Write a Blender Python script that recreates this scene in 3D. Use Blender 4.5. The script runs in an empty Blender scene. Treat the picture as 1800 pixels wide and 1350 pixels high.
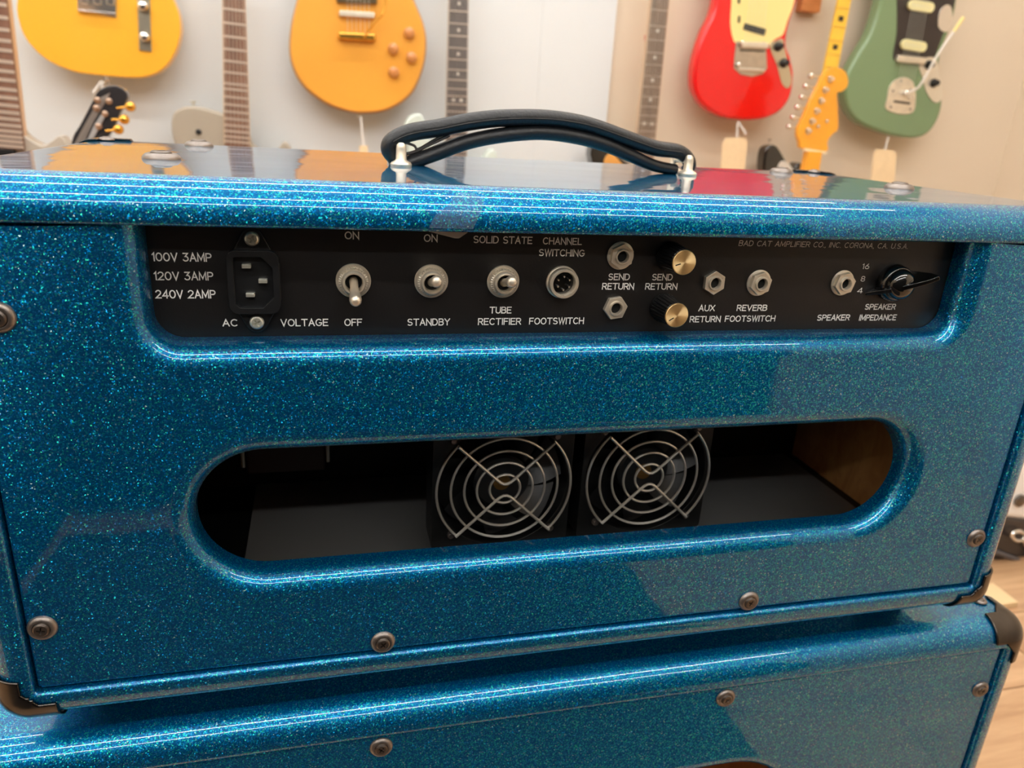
import bpy, bmesh, math, random
from mathutils import Vector, Matrix
from mathutils.geometry import tessellate_polygon
C = bpy.context.scene
COL = C.collection
PI = math.pi
random.seed(4)

# ------------------------------------------------------------------ camera
CZ = 0.86
CAMP = Vector((-0.1419, -0.352, CZ))
R_ = Vector((0.97011922, -0.23616442, 0.05563331))
U_ = Vector((0.02863936, 0.33915088, 0.94029595))
F_ = Vector((0.24093253, 0.91060587, -0.33578039))
FPX = 1312.5
cd = bpy.data.cameras.new('camera'); cam = bpy.data.objects.new('camera', cd); COL.objects.link(cam)
M3 = Matrix((R_, U_, -F_)).transposed()
cam.matrix_world = Matrix.Translation(CAMP) @ M3.to_4x4()
cd.sensor_fit = 'HORIZONTAL'; cd.sensor_width = 36.0; cd.lens = FPX / 1800 * 36
cd.clip_start = 0.02; cd.clip_end = 50
cd.dof.use_dof = True; cd.dof.focus_distance = 0.385; cd.dof.aperture_fstop = 11.0
C.camera = cam

# ------------------------------------------------------------------ world, exposure, lights
w = bpy.data.worlds.new('world'); C.world = w; w.use_nodes = True
w.node_tree.nodes['Background'].inputs[0].default_value = (1.0, 0.97, 0.92, 1)
w.node_tree.nodes['Background'].inputs[1].default_value = 0.3
C.view_settings.view_transform = 'Standard'; C.view_settings.look = 'None'
C.view_settings.gamma = 1; C.view_settings.use_curve_mapping = False
C.view_settings.exposure = 0.0
C.cycles.use_denoising = True
C.cycles.max_bounces = 8
C.cycles.sample_clamp_indirect = 6
LAMP = 37.0          # emission of the ceiling tubes
TUBES = [(1.12, -2.6, 1.75), (-0.02, -2.6, 1.75), (-1.25, -2.6, 1.75), (-2.6, -2.6, 1.75)]

# ------------------------------------------------------------------ helpers
def at(px, py, Y):
    """point of the plane Y metres in front of the camera position (world y = Y - 0.352)"""
    d = F_ + R_ * ((px - 900) / FPX) - U_ * ((py - 675) / FPX)
    return CAMP + d * (Y / d.y)

class MB:
    def __init__(s): s.v = []; s.f = []
    def add(s, vs, fs):
        n = len(s.v); s.v += [tuple(v) for v in vs]; s.f += [tuple(i + n for i in f) for f in fs]; return s
    def box(s, x0, x1, y0, y1, z0, z1):
        v = [(x, y, z) for x in (x0, x1) for y in (y0, y1) for z in (z0, z1)]
        return s.add(v, [(0, 1, 3, 2), (4, 6, 7, 5), (0, 4, 5, 1), (2, 3, 7, 6), (0, 2, 6, 4), (1, 5, 7, 3)])
    def lathe(s, c, axis, prof, n=24, cap0=True, cap1=True):
        """prof = (radius, height along axis)"""
        a = Vector(axis).normalized(); t = Vector((0, 0, 1)) if abs(a.z) < .9 else Vector((1, 0, 0))
        u = a.cross(t).normalized(); v = a.cross(u); c = Vector(c)
        vs = []
        for r, h in prof:
            for k in range(n):
                th = 2 * PI * k / n
                vs.append(c + a * h + (u * math.cos(th) + v * math.sin(th)) * r)
        fs = [(i * n + k, i * n + (k + 1) % n, (i + 1) * n + (k + 1) % n, (i + 1) * n + k)
              for i in range(len(prof) - 1) for k in range(n)]
        if cap0: fs.append(tuple(range(n)))
        if cap1: fs.append(tuple(range((len(prof) - 1) * n, len(prof) * n)))
        return s.add(vs, fs)
    def tube(s, path, r, n=8, closed=False, sx=1.0, flat=None):
        """flat: unit vector; the section is sx times wider along it"""
        P = [Vector(p) for p in path]; m = len(P); vs = []; fs = []
        rr = r if isinstance(r, (list, tuple)) else [r] * m
        up = Vector(flat) if flat else None; pn = None
        for i in range(m):
            if closed: t = P[(i + 1) % m] - P[(i - 1) % m]
            else: t = P[min(i + 1, m - 1)] - P[max(i - 1, 0)]
            t.normalize()
            if up is not None: b = (up - t * up.dot(t)).normalized()
            else:
                if pn is None:
                    q = Vector((0, 0, 1)) if abs(t.z) < .9 else Vector((1, 0, 0)); pn = q
                b = (pn - t * pn.dot(t)).normalized(); pn = b
            c = t.cross(b)
            for k in range(n):
                th = 2 * PI * k / n
                vs.append(P[i] + b * math.cos(th) * rr[i] * sx + c * math.sin(th) * rr[i])
        for i in range(m if closed else m - 1):
            j = (i + 1) % m
            fs += [(i * n + k, i * n + (k + 1) % n, j * n + (k + 1) % n, j * n + k) for k in range(n)]
        if not closed: fs += [tuple(range(n)), tuple(range((m - 1) * n, m * n))]
        return s.add(vs, fs)
    def prism(s, pts, y0, y1):
        """closed outline in x,z extruded from y0 (front) to y1"""
        n = len(pts)
        vs = [(p[0], y0, p[1]) for p in pts] + [(p[0], y1, p[1]) for p in pts]
        fs = [tuple(range(n)), tuple(range(2 * n - 1, n - 1, -1))]
        fs += [(i, i + n, (i + 1) % n + n, (i + 1) % n) for i in range(n)]
        return s.add(vs, fs)

WPOS = {}
def link(name, data, parent=None, loc=(0, 0, 0), **kw):
    o = bpy.data.objects.new(name, data); COL.objects.link(o)
    loc = Vector(loc); WPOS[o.name] = loc
    if parent: o.parent = parent; o.location = loc - WPOS[parent.name]
    else: o.location = loc
    for k, v in kw.items(): o[k] = v
    return o
def build(mb, name, m, parent=None, loc=(0, 0, 0), smooth=True, bevel=0, seg=2, wn=True, angle=40, **kw):
    me = bpy.data.meshes.new(name); me.from_pydata(mb.v, [], mb.f)
    bm = bmesh.new(); bm.from_mesh(me)
    bmesh.ops.remove_doubles(bm, verts=bm.verts, dist=1e-6)
    bmesh.ops.recalc_face_normals(bm, faces=bm.faces)
    bm.to_mesh(me); bm.free()
    me.materials.append(m)
    if smooth:
        me.shade_smooth()
        try: me.set_sharp_from_angle(angle=math.radians(angle))
        except Exception: pass
    o = link(name, me, parent, loc, **kw)
    if bevel:
        b = o.modifiers.new('bevel', 'BEVEL'); b.width = bevel; b.segments = seg; b.limit_method = 'ANGLE'
        b.angle_limit = math.radians(35); b.harden_normals = True
    return o
def inst(src, name, parent, loc, rot=None, **kw):
    o = link(name, src.data, parent, loc, **kw)
    for md in src.modifiers:
        if md.type == 'BEVEL':
            b = o.modifiers.new('bevel', 'BEVEL'); b.width = md.width; b.segments = md.segments; b.limit_method = 'ANGLE'; b.angle_limit = md.angle_limit
    if rot: o.rotation_euler = rot
    return o
def thing(name, label, cat, loc=(0, 0, 0), group=None):
    o = link(name, None, None, loc); o['label'] = label; o['category'] = cat
    if group: o['group'] = group
    return o
def tag(o, label, cat, group=None):
    o['label'] = label; o['category'] = cat
    if group: o['group'] = group
    return o
def catmull(pts, k=6, closed=True):
    n = len(pts); out = []
    rng = range(n) if closed else range(n - 1)
    for i in rng:
        g = (lambda j: pts[j % n]) if closed else (lambda j: pts[max(0, min(n - 1, j))])
        p0, p1, p2, p3 = [Vector(g(i + d)) for d in (-1, 0, 1, 2)]
        for s_ in range(k):
            t = s_ / k
            out.append(tuple(0.5 * ((2 * p1) + (p2 - p0) * t + (2 * p0 - 5 * p1 + 4 * p2 - p3) * t * t + (3 * p1 - p0 - 3 * p2 + p3) * t ** 3)))
    if not closed: out.append(tuple(pts[-1]))
    return out

# ------------------------------------------------------------------ materials
def newmat(name):
    m = bpy.data.materials.new(name); m.use_nodes = True
    nt = m.node_tree; return m, nt, nt.nodes, nt.links, nt.nodes['Principled BSDF']
def lin(c):
    return tuple(((x / 255) / 12.92 if x / 255 <= .04045 else ((x / 255 + .055) / 1.055) ** 2.4) for x in c)
def mat(name, col, rough=.5, metal=0, coat=0, noise=0.0, nscale=60, bump=0.0, bscale=300, spec=.5, srgb=True, emit=0):
    m, nt, N, L, b = newmat(name)
    c = lin(col) if srgb else col
    b.inputs['Base Color'].default_value = (*c, 1); b.inputs['Roughness'].default_value = rough
    b.inputs['Metallic'].default_value = metal; b.inputs['Coat Weight'].default_value = coat
    b.inputs['Coat Roughness'].default_value = .05
    b.inputs['Specular IOR Level'].default_value = spec
    if emit:
        b.inputs['Emission Color'].default_value = (*c, 1); b.inputs['Emission Strength'].default_value = emit
    tc = N.new('ShaderNodeTexCoord')
    if noise:
        n = N.new('ShaderNodeTexNoise'); n.inputs['Scale'].default_value = nscale; n.inputs['Detail'].default_value = 4
        L.new(tc.outputs['Object'], n.inputs['Vector'])
        mx = N.new('ShaderNodeMix'); mx.data_type = 'RGBA'; mx.blend_type = 'MULTIPLY'
        mx.inputs[0].default_value = 1
        cr = N.new('ShaderNodeMapRange'); cr.inputs['From Min'].default_value = .3; cr.inputs['From Max'].default_value = .7
        cr.inputs['To Min'].default_value = 1 - noise; cr.inputs['To Max'].default_value = 1 + noise
        L.new(n.outputs['Fac'], cr.inputs['Value']); mx.inputs[6].default_value = (*c, 1)
        L.new(cr.outputs[0], mx.inputs[7]); L.new(mx.outputs[2], b.inputs['Base Color'])
    if bump:
        n = N.new('ShaderNodeTexNoise'); n.inputs['Scale'].default_value = bscale; n.inputs['Detail'].default_value = 3
        L.new(tc.outputs['Object'], n.inputs['Vector'])
        bp = N.new('ShaderNodeBump'); bp.inputs['Strength'].default_value = bump; bp.inputs['Distance'].default_value = .001
        L.new(n.outputs['Fac'], bp.inputs['Height']); L.new(bp.outputs[0], b.inputs['Normal'])
    return m
def grainmat(name, c1, c2, scale=(3, 60, 60), rough=.5, coat=0, blend=(.35, .65)):
    m, nt, N, L, b = newmat(name)
    tc = N.new('ShaderNodeTexCoord'); mp = N.new('ShaderNodeMapping'); mp.inputs['Scale'].default_value = scale
    oi = N.new('ShaderNodeObjectInfo'); ad = N.new('ShaderNodeVectorMath'); ad.operation = 'ADD'
    ml = N.new('ShaderNodeVectorMath'); ml.operation = 'SCALE'; ml.inputs['Scale'].default_value = 7.0
    cb = N.new('ShaderNodeCombineXYZ'); L.new(oi.outputs['Random'], cb.inputs[0]); L.new(oi.outputs['Random'], cb.inputs[1])
    L.new(cb.outputs[0], ml.inputs[0]); L.new(tc.outputs['Object'], ad.inputs[0]); L.new(ml.outputs[0], ad.inputs[1])
    L.new(ad.outputs[0], mp.inputs['Vector'])
    n = N.new('ShaderNodeTexNoise'); n.inputs['Scale'].default_value = 1; n.inputs['Detail'].default_value = 5; n.inputs['Roughness'].default_value = .65
    n.inputs['Distortion'].default_value = .6
    L.new(mp.outputs[0], n.inputs['Vector'])
    cr = N.new('ShaderNodeValToRGB'); e = cr.color_ramp.elements
    e[0].position = blend[0]; e[0].color = (*lin(c1), 1); e[1].position = blend[1]; e[1].color = (*lin(c2), 1)
    L.new(n.outputs['Fac'], cr.inputs[0]); L.new(cr.outputs[0], b.inputs['Base Color'])
    b.inputs['Roughness'].default_value = rough; b.inputs['Coat Weight'].default_value = coat
    return m

def glitter(name):
    """blue metal-flake lacquer: flakes of many hues tilted at random under a clear coat"""
    m, nt, N, L, b = newmat(name)
    tc = N.new('ShaderNodeTexCoord')
    def flakes(scale):
        v = N.new('ShaderNodeTexVoronoi'); v.feature = 'F1'; v.inputs['Scale'].default_value = scale; v.inputs['Randomness'].default_value = 1
        L.new(tc.outputs['Object'], v.inputs['Vector']); return v
    v1 = flakes(1750)
    # flake tilt
    sub = N.new('ShaderNodeVectorMath'); sub.operation = 'SUBTRACT'; sub.inputs[1].default_value = (.5, .5, .5)
    L.new(v1.outputs['Color'], sub.inputs[0])
    sp = N.new('ShaderNodeSeparateColor'); L.new(v1.outputs['Color'], sp.inputs[0])
    pw = N.new('ShaderNodeMath'); pw.operation = 'POWER'; pw.inputs[1].default_value = 9.0
    L.new(sp.outputs[2], pw.inputs[0])
    k = N.new('ShaderNodeMath'); k.operation = 'MULTIPLY_ADD'; k.inputs[1].default_value = 1.7; k.inputs[2].default_value = .13
    L.new(pw.outputs[0], k.inputs[0])
    sc = N.new('ShaderNodeVectorMath'); sc.operation = 'SCALE'; L.new(sub.outputs[0], sc.inputs[0]); L.new(k.outputs[0], sc.inputs['Scale'])
    g = N.new('ShaderNodeNewGeometry')
    ad = N.new('ShaderNodeVectorMath'); ad.operation = 'ADD'; L.new(g.outputs['Normal'], ad.inputs[0]); L.new(sc.outputs[0], ad.inputs[1])
    nm = N.new('ShaderNodeVectorMath'); nm.operation = 'NORMALIZE'; L.new(ad.outputs[0], nm.inputs[0])
    # flake hue
    cr = N.new('ShaderNodeValToRGB'); cr.color_ramp.interpolation = 'CONSTANT'
    stops = [(0, (.0, .12, .36)), (.32, (.0, .15, .42)), (.58, (.0, .20, .52)), (.70, (.01, .46, .80)), (.80, (.02, .80, .80)), (.88, (.04, .90, .50)), (.94, (.04, .36, 1.0)), (.98, (.5, .95, .95))]
    e = cr.color_ramp.elements
    e[0].position = 0; e[0].color = (*stops[0][1], 1); e[1].position = stops[1][0]; e[1].color = (*stops[1][1], 1)
    for p_, c_ in stops[2:]:
        q = e.new(p_); q.color = (*c_, 1)
    L.new(sp.outputs[0], cr.inputs[0])
    f = N.new('ShaderNodeBsdfPrincipled')
    L.new(cr.outputs[0], f.inputs['Base Color']); L.new(nm.outputs[0], f.inputs['Normal'])
    f.inputs['Metallic'].default_value = 1; f.inputs['Roughness'].default_value = .35
    b.inputs['Base Color'].default_value = (.0, .070, .188, 1); b.inputs['Roughness'].default_value = .5
    b.inputs['Specular IOR Level'].default_value = 0
    mx = N.new('ShaderNodeMixShader'); mx.inputs[0].default_value = .54
    L.new(b.outputs[0], mx.inputs[1]); L.new(f.outputs[0], mx.inputs[2])
    L.new(mx.outputs[0], N['Material Output'].inputs['Surface'])
    for sh in (b, f):
        sh.inputs['Coat Weight'].default_value = 1; sh.inputs['Coat Roughness'].default_value = .03; sh.inputs['Coat IOR'].default_value = 1.5
    # the lacquer itself is nearly flat
    n = N.new('ShaderNodeTexNoise'); n.inputs['Scale'].default_value = 22; n.inputs['Detail'].default_value = 1
    L.new(tc.outputs['Object'], n.inputs['Vector'])
    bp = N.new('ShaderNodeBump'); bp.inputs['Strength'].default_value = .25; bp.inputs['Distance'].default_value = .0012
    L.new(n.outputs['Fac'], bp.inputs['Height']); L.new(bp.outputs[0], b.inputs['Coat Normal']); L.new(bp.outputs[0], f.inputs['Coat Normal'])
    return m

def brushed_gold(name):
    m, nt, N, L, b = newmat(name)
    b.inputs['Base Color'].default_value = (1.0, .76, .40, 1); b.inputs['Metallic'].default_value = 1
    b.inputs['Roughness'].default_value = .5; b.inputs['Anisotropic'].default_value = .95
    t = N.new('ShaderNodeTangent'); t.direction_type = 'RADIAL'; t.axis = 'Y'
    L.new(t.outputs[0], b.inputs['Tangent'])
    return m

GLIT = glitter('blue_glitter')
BLACKPANEL = mat('black_anodised', (22, 20, 20), .42, .0, bump=.06, bscale=900, noise=.2, nscale=30)
WHITEINK = mat('white_engraving', (248, 246, 240), .6)
NICKEL = mat('nickel', (232, 222, 204), .42, .78, noise=.08)
CHROME = mat('chrome', (232, 230, 226), .16, 1)
STEEL = mat('zinc_steel', (226, 226, 214), .40, .78, noise=.1)
SCREWM = mat('aged_nickel', (146, 137, 131), .38, .9, noise=.2, nscale=200)
SCREWD = mat('dark_screw', (118, 110, 104), .42, 1)
BLKPLAST = mat('black_plastic', (24, 25, 27), .38)
BLKDULL = mat('black_dull', (14, 14, 15), .6)
BLKGLOSS = mat('black_gloss', (8, 8, 8), .08, coat=1)
LEATHER = mat('black_leather', (22, 24, 28), .42, bump=.35, bscale=500)
CORNER = mat('black_nickel', (84, 79, 75), .25, 1, noise=.15, nscale=90)
GOLD = brushed_gold('brushed_gold')
GOLDM = mat('gold_metal', (230, 175, 80), .25, 1)
TANWOOD = grainmat('raw_plywood', (196, 134, 76), (222, 164, 100), (4, 60, 25), .6)
DARKWOOD = grainmat('stained_baffle', (52, 30, 18), (78, 46, 28), (4, 40, 40), .6)
PLATE = mat('black_floor_plate', (112, 111, 110), .42, 0, bump=.05, bscale=80)
RUBBER = mat('rubber', (18, 18, 18), .8)
HOLE = mat('hole_black', (3, 3, 3), .9)

# ------------------------------------------------------------------ the room
WY = 1.748                               # guitar wall
XL, XR, YF, HC = -2.7, 2.03, -3.6, 2.75
WALLB = mat('beige_paint', (224, 208, 186), .85, noise=.02, nscale=2, bump=.1, bscale=60)
WALLW = mat('white_board', (222, 226, 228), .8, noise=.015, nscale=3)
CEIL = mat('ceiling_grey', (206, 204, 200), .9)
FLOORM = grainmat('oak_plank', (168, 128, 92), (212, 174, 134), (2.2, 26, 26), .42, .15, (.3, .7))
build(MB().box(XL, XR, WY, WY + .1, 0, HC), 'wall_back', WALLB, kind='structure')
wb = bpy.data.objects['wall_back']
# two white boards fixed over the beige wall, with a joint between them
x1 = at(955, 0, 2.09).x; x2 = at(1076, 100, 2.09).x
build(MB().box(XL + .02, x1 - .0003, WY - .012, WY, .1, HC - .02), 'panel', WALLW, wb)
build(MB().box(x1 + .0003, x2, WY - .012, WY, .1, HC - .02), 'panel', WALLW, wb)
build(MB().box(XR, XR + .1, YF, WY + .1, 0, HC), 'wall_right', WALLB, kind='structure')
build(MB().box(XL - .1, XL, YF, WY + .1, 0, HC), 'wall_left', WALLB, kind='structure')
build(MB().box(XL - .1, XR + .1, YF - .1, YF, 0, HC), 'wall_front', mat('front_wall', (92, 89, 86), .8, noise=.05, nscale=3), kind='structure')
build(MB().box(XL - .1, XR + .1, YF - .1, WY + .1, HC, HC + .1), 'ceiling', CEIL, kind='structure')
fl = build(MB().box(XL - .1, XR + .1, YF - .1, WY + .1, -.05, -.004), 'floor', mat('subfloor', (120, 92, 66), .8), kind='structure')
pw_ = .175; row = 0; y = YF
pm = build(MB().box(0, 1.196, 0, pw_ - .003, -.004, 0), 'plank', FLOORM, fl, (XL, y, 0), smooth=False)
first = True
while y < WY - .01:
    x = XL - (row * .41) % 1.2
    while x < XR:
        if first: pm.location = Vector((x, y, 0)); WPOS[pm.name] = Vector((x, y, 0)); first = False
        else: inst(pm, 'plank', fl, (x, y, 0))
        x += 1.2
    y += pw_; row += 1
SKIRT = mat('skirting_white', (226, 222, 214), .6)
build(MB().box(XL, XR, WY - .015, WY, 0, .1), 'baseboard_back', SKIRT, kind='structure', bevel=.003)
build(MB().box(XR - .015, XR, YF, WY - .015, 0, .1), 'baseboard_right', SKIRT, kind='structure', bevel=.003)
# ceiling tube lights in four long rows
EM = mat('tube_light', (255, 250, 240), .5, emit=LAMP)
EM.node_tree.nodes['Principled BSDF'].inputs['Emission Color'].default_value = (1, .985, .955, 1)
TL = ['nearest the guitar wall', 'straight above the amplifier', 'just behind the photographer', 'farthest from the guitar wall']
for (ty, xa, xb), lab in zip(TUBES, TL):
    t = thing('ceiling_light', 'long white linear tube light on the ceiling, ' + lab, 'ceiling light', ((xa + xb) / 2, ty, HC))
    build(MB().box(xa, xb, ty - .06, ty + .06, HC - .045, HC), 'housing', CEIL, t, bevel=.004)
    build(MB().box(xa + .02, xb - .02, ty - .028, ty + .028, HC - .075, HC - .0451), 'diffuser', EM, t)

# added counter and floor mat behind the camera, unseen, to darken the panel reflections
ADDED_BLACK = mat('added_black', (26, 24, 24), .6)
t = thing('added_counter', 'long black counter added unseen behind the camera to darken the panel reflections', 'counter', (-.7, -1.5, 0))
build(MB().box(-2.66, .95, -1.75, -1.2, .09, 1.18), 'added_body', ADDED_BLACK, t, bevel=.004)
build(MB().box(-2.69, .99, -1.79, -1.16, 1.18, 1.22), 'added_top', mat('added_top', (48, 44, 42), .5), t, bevel=.004)
build(MB().box(-2.62, .90, -1.70, -1.26, .004, .09), 'added_plinth', ADDED_BLACK, t)
tag(build(MB().box(-2.6, .45, -1.15, -.35, .0005, .010), 'added_rug', mat('added_charcoal', (44, 42, 42), .95, noise=.2, nscale=300), bevel=.003), 'charcoal floor mat added unseen before the black counter to darken the panel reflections', 'added_rug')  # added out of view so the blue panels reflect a dark floor

# ------------------------------------------------------------------ rounded box shells
def rloop(hx, hz, r, cx, cz, n=6):
    out = []
    for qx, qz, a0 in ((1, 1, 0), (-1, 1, 90), (-1, -1, 180), (1, -1, 270)):
        for i in range(n + 1):
            a = math.radians(a0 + 90 * i / n)
            out.append((cx + qx * (hx - r) + r * math.cos(a), cz + qz * (hz - r) + r * math.sin(a)))
    return out
def shell(name, parent, x0, x1, z0, z1, t, yf, yb, r, m):
    """four boards as one wrapped frame; x0..z1 is the opening, t the thickness, r the outer roundover"""
    cx, cz, hx, hz = (x0 + x1) / 2, (z0 + z1) / 2, (x1 - x0) / 2, (z1 - z0) / 2
    prof = [(0, yb - .004), (0, yf + .0025)]
    prof += [(.0025 * (1 - math.cos(a)), yf + .0025 * (1 - math.sin(a))) for a in (PI / 6, PI / 3, PI / 2)]
    n = 14
    prof += [(t - r + r * math.sin(PI / 2 * i / n), yf + r * (1 - math.cos(PI / 2 * i / n))) for i in range(n + 1)]
    prof += [(t - r + r * math.cos(PI / 2 * i / n), yb - r + r * math.sin(PI / 2 * i / n)) for i in range(n + 1)]
    prof += [(.001, yb)]
    loops = [rloop(hx + d, hz + d, .0015 + d * .72, cx, cz) for d, _ in prof]
    mb = MB(); k = len(loops[0])
    vs = [(p[0], yy, p[1]) for lp, (_, yy) in zip(loops, prof) for p in lp]
    fs = [(i * k + j, i * k + (j + 1) % k, (i + 1) * k + (j + 1) % k, (i + 1) * k + j) for i in range(len(prof)) if i < len(prof) - 1 for j in range(k)]
    i = len(prof) - 1
    fs += [(i * k + j, i * k + (j + 1) % k, (j + 1) % k, j) for j in range(k)]
    mb.add(vs, fs)
    o = build(mb, name, m, parent, angle=60)
    wn = o.modifiers.new('wn', 'WEIGHTED_NORMAL'); wn.keep_sharp = True
    return o

def arc(cx, cz, r, a0, a1, n):
    return [(cx + r * math.cos(math.radians(a0 + (a1 - a0) * i / n)), cz + r * math.sin(math.radians(a0 + (a1 - a0) * i / n))) for i in range(n + 1)]
def normals(path, closed):
    out = []; n = len(path)
    for i in range(n):
        a = path[(i - 1) % n] if closed else path[max(i - 1, 0)]
        b = path[(i + 1) % n] if closed else path[min(i + 1, n - 1)]
        dx, dz = b[0] - a[0], b[1] - a[1]; l = math.hypot(dx, dz)
        out.append((dz / l, -dx / l))
    return out
def back_panel(name, parent, rect, notch, ovals, yf, th, rr, m):
    """flat board with routed, rounded openings. notch: inner path (open at the top); ovals: closed inner paths"""
    x0, x1, z0, z1 = rect; e = .002; mb = MB()
    def strips(path, nrm, r, closed, n=12):
        rows = [[(p[0] + q[0] * r * (1 - math.sin(PI / 2 * i / n)), yf + r * (1 - math.cos(PI / 2 * i / n)), p[1] + q[1] * r * (1 - math.sin(PI / 2 * i / n))) for p, q in zip(path, nrm)] for i in range(n + 1)]
        rows.append([(p[0], yf + th, p[1]) for p in path])
        k = len(path); vs = [v for rw in rows for v in rw]; m_ = k if closed else k - 1
        mb.add(vs, [(i * k + j, i * k + (j + 1) % k, (i + 1) * k + (j + 1) % k, (i + 1) * k + j) for i in range(len(rows) - 1) for j in range(m_)])
        return [(v[0], v[2]) for v in rows[0]]
    holes = []
    for ov in ovals:
        nr = normals(ov, True)              # ov runs clockwise so that the normal points into the board
        holes.append(strips(ov, nr, rr, True))
    if notch:
        nr = normals(notch, False)
        nf = strips(notch, nr, rr, False)
        outer = [(x0, z1), (x0, z0), (x1, z0), (x1, z1)]
        flatloop = [(x0 + e, z1 - e), (x0 + e, z0 + e), (x1 - e, z0 + e), (x1 - e, z1 - e)]
        poly = flatloop + nf[::-1]
        ends = [(nf[-1][0], z1), (nf[0][0], z1)]
    else:
        flatloop = [(x0 + e, z1 - e), (x0 + e, z0 + e), (x1 - e, z0 + e), (x1 - e, z1 - e)]; poly = flatloop
    loops3 = [[Vector((p[0], p[1], 0)) for p in lp] for lp in [poly] + holes]
    tris = tessellate_polygon(loops3); allp = [p for lp in loops3 for p in lp]
    mb.add([(p.x, yf, p.y) for p in allp], [tuple(t) for t in tris])
    # outer edges, gently rounded
    def edge(a, b, out):
        n = 4; vs = []
        for i in range(n + 1):
            an = PI / 2 * i / n; d = e * math.sin(an); yy = yf + e * (1 - math.cos(an))
            vs += [(a[0] + out[0] * d, yy, a[1] + out[1] * d), (b[0] + out[0] * d, yy, b[1] + out[1] * d)]
        vs += [(a[0] + out[0] * e, yf + th, a[1] + out[1] * e), (b[0] + out[0] * e, yf + th, b[1] + out[1] * e)]
        mb.add(vs, [(2 * i, 2 * i + 1, 2 * i + 3, 2 * i + 2) for i in range(n + 1)])
    A, B, Cc, D = flatloop
    edge(A, B, (-1, 0)); edge(B, Cc, (0, -1)); edge(Cc, D, (1, 0))
    if notch:
        edge(D, (nf[-1][0], z1 - e), (0, 1)); edge((nf[0][0], z1 - e), A, (0, 1))
    else: edge(D, A, (0, 1))
    # the back face
    bo = [(x0, z1), (x0, z0), (x1, z0), (x1, z1)] + (notch[::-1] if notch else [])
    l3 = [[Vector((p[0], p[1], 0)) for p in lp] for lp in [bo] + ovals]
    tr = tessellate_polygon(l3); ap = [p for lp in l3 for p in lp]
    mb.add([(p.x, yf + th, p.y) for p in ap], [tuple(t) for t in tr])
    o = build(mb, name, m, parent, angle=50)
    wn = o.modifiers.new('wn', 'WEIGHTED_NORMAL'); wn.keep_sharp = True; wn.weight = 100
    return o

# ------------------------------------------------------------------ screws with cup washers
def cup_screw_mesh():
    """washer and screw head meshes facing -y, at the origin"""
    wsh = MB().lathe((0, 0, 0), (0, -1, 0), [(.0070, 0), (.0069, .0006), (.0064, .0014), (.0055, .0021), (.0047, .0023), (.0042, .0021), (.0039, .0012)], 32, cap0=True, cap1=False)
    hd = MB().lathe((0, 0, 0), (0, -1, 0), [(.0037, .0005), (.0037, .0018), (.0034, .0026), (.0027, .0031)], 28, cap0=False, cap1=False)
    # top disc with a phillips recess
    n = 28; a = .0018; b = .00036
    circ = [Vector((.0027 * math.cos(2 * PI * k / n), .0027 * math.sin(2 * PI * k / n), 0)) for k in range(n)]
    cr = [(b, a), (b, b), (a, b), (a, -b), (b, -b), (b, -a), (-b, -a), (-b, -b), (-a, -b), (-a, b), (-b, b), (-b, a)]
    cross = [Vector((p[0], p[1], 0)) for p in cr]
    tr = tessellate_polygon([circ, cross]); ap = circ + cross
    hd.add([(p.x, -.0031, p.y) for p in ap], [tuple(t) for t in tr])
    nn = len(cr)
    hd.add([(p[0], -.0031, p[1]) for p in cr] + [(p[0] * .6, -.0012, p[1] * .6) for p in cr],
           [(i, (i + 1) % nn, (i + 1) % nn + nn, i + nn) for i in range(nn)] + [tuple(range(nn, 2 * nn))])
    return wsh, hd
WS, HD = cup_screw_mesh()
_sc = {}
def cup_screw(parent, x, y, z, ang=.3, s=1.0, rot=(0, 0, 0), mw=None):
    """washer part with the screw head as its sub-part"""
    if 'w' not in _sc:
        o = build(WS, 'washer_screw', SCREWM, parent, (x, y, z)); h = build(HD, 'screw_head', SCREWD, o, (x, y, z), angle=25)
        _sc['w'], _sc['h'] = o, h
    else:
        o = inst(_sc['w'], 'washer_screw', parent, (x, y, z)); h = inst(_sc['h'], 'screw_head', o, (x, y, z))
    h.scale = (1.12, 1, 1.12)
    o.scale = (s, s, s); o.rotation_euler = rot; h.rotation_euler = (0, ang, 0)
    return o

def corner_guard(parent, corner, sg, L=.034, w=.0175, t=.0012, r=.017, screws=True):
    """metal corner: corner = sharp outer corner point, sg = direction signs pointing into the box"""
    mb = MB(); n = 36; st = L / n; keys = {}
    def pos(p):
        q = [max(c, r) for c in p]; d = Vector([p[i] - q[i] for i in range(3)])
        if d.length < 1e-9: v = Vector(p)
        else: v = Vector(q) + d.normalized() * (r + t)
        # faces: push out by t
        for i in range(3):
            if p[i] == 0 and q[(i + 1) % 3] == p[(i + 1) % 3] and q[(i + 2) % 3] == p[(i + 2) % 3]: v[i] = -t
        return v
    for ax in range(3):
        b, c = (ax + 1) % 3, (ax + 2) % 3
        for i in range(n):
            for j in range(n):
                u, v = (i + .5) * st, (j + .5) * st
                if not (min(u, v) < w or u + v < w * 2.5): continue
                quad = []
                for di, dj in ((0, 0), (1, 0), (1, 1), (0, 1)):
                    p = [0, 0, 0]; p[b] = (i + di) * st; p[c] = (j + dj) * st
                    q = pos(p); quad.append((corner[0] + sg[0] * q[0], corner[1] + sg[1] * q[1], corner[2] + sg[2] * q[2]))
                mb.add(quad, [(0, 1, 2, 3)])
    o = build(mb, 'corner_guard', CORNER, parent, angle=50)
    s = o.modifiers.new('solid', 'SOLIDIFY'); s.thickness = .0014; s.offset = 0
    return o

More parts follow.
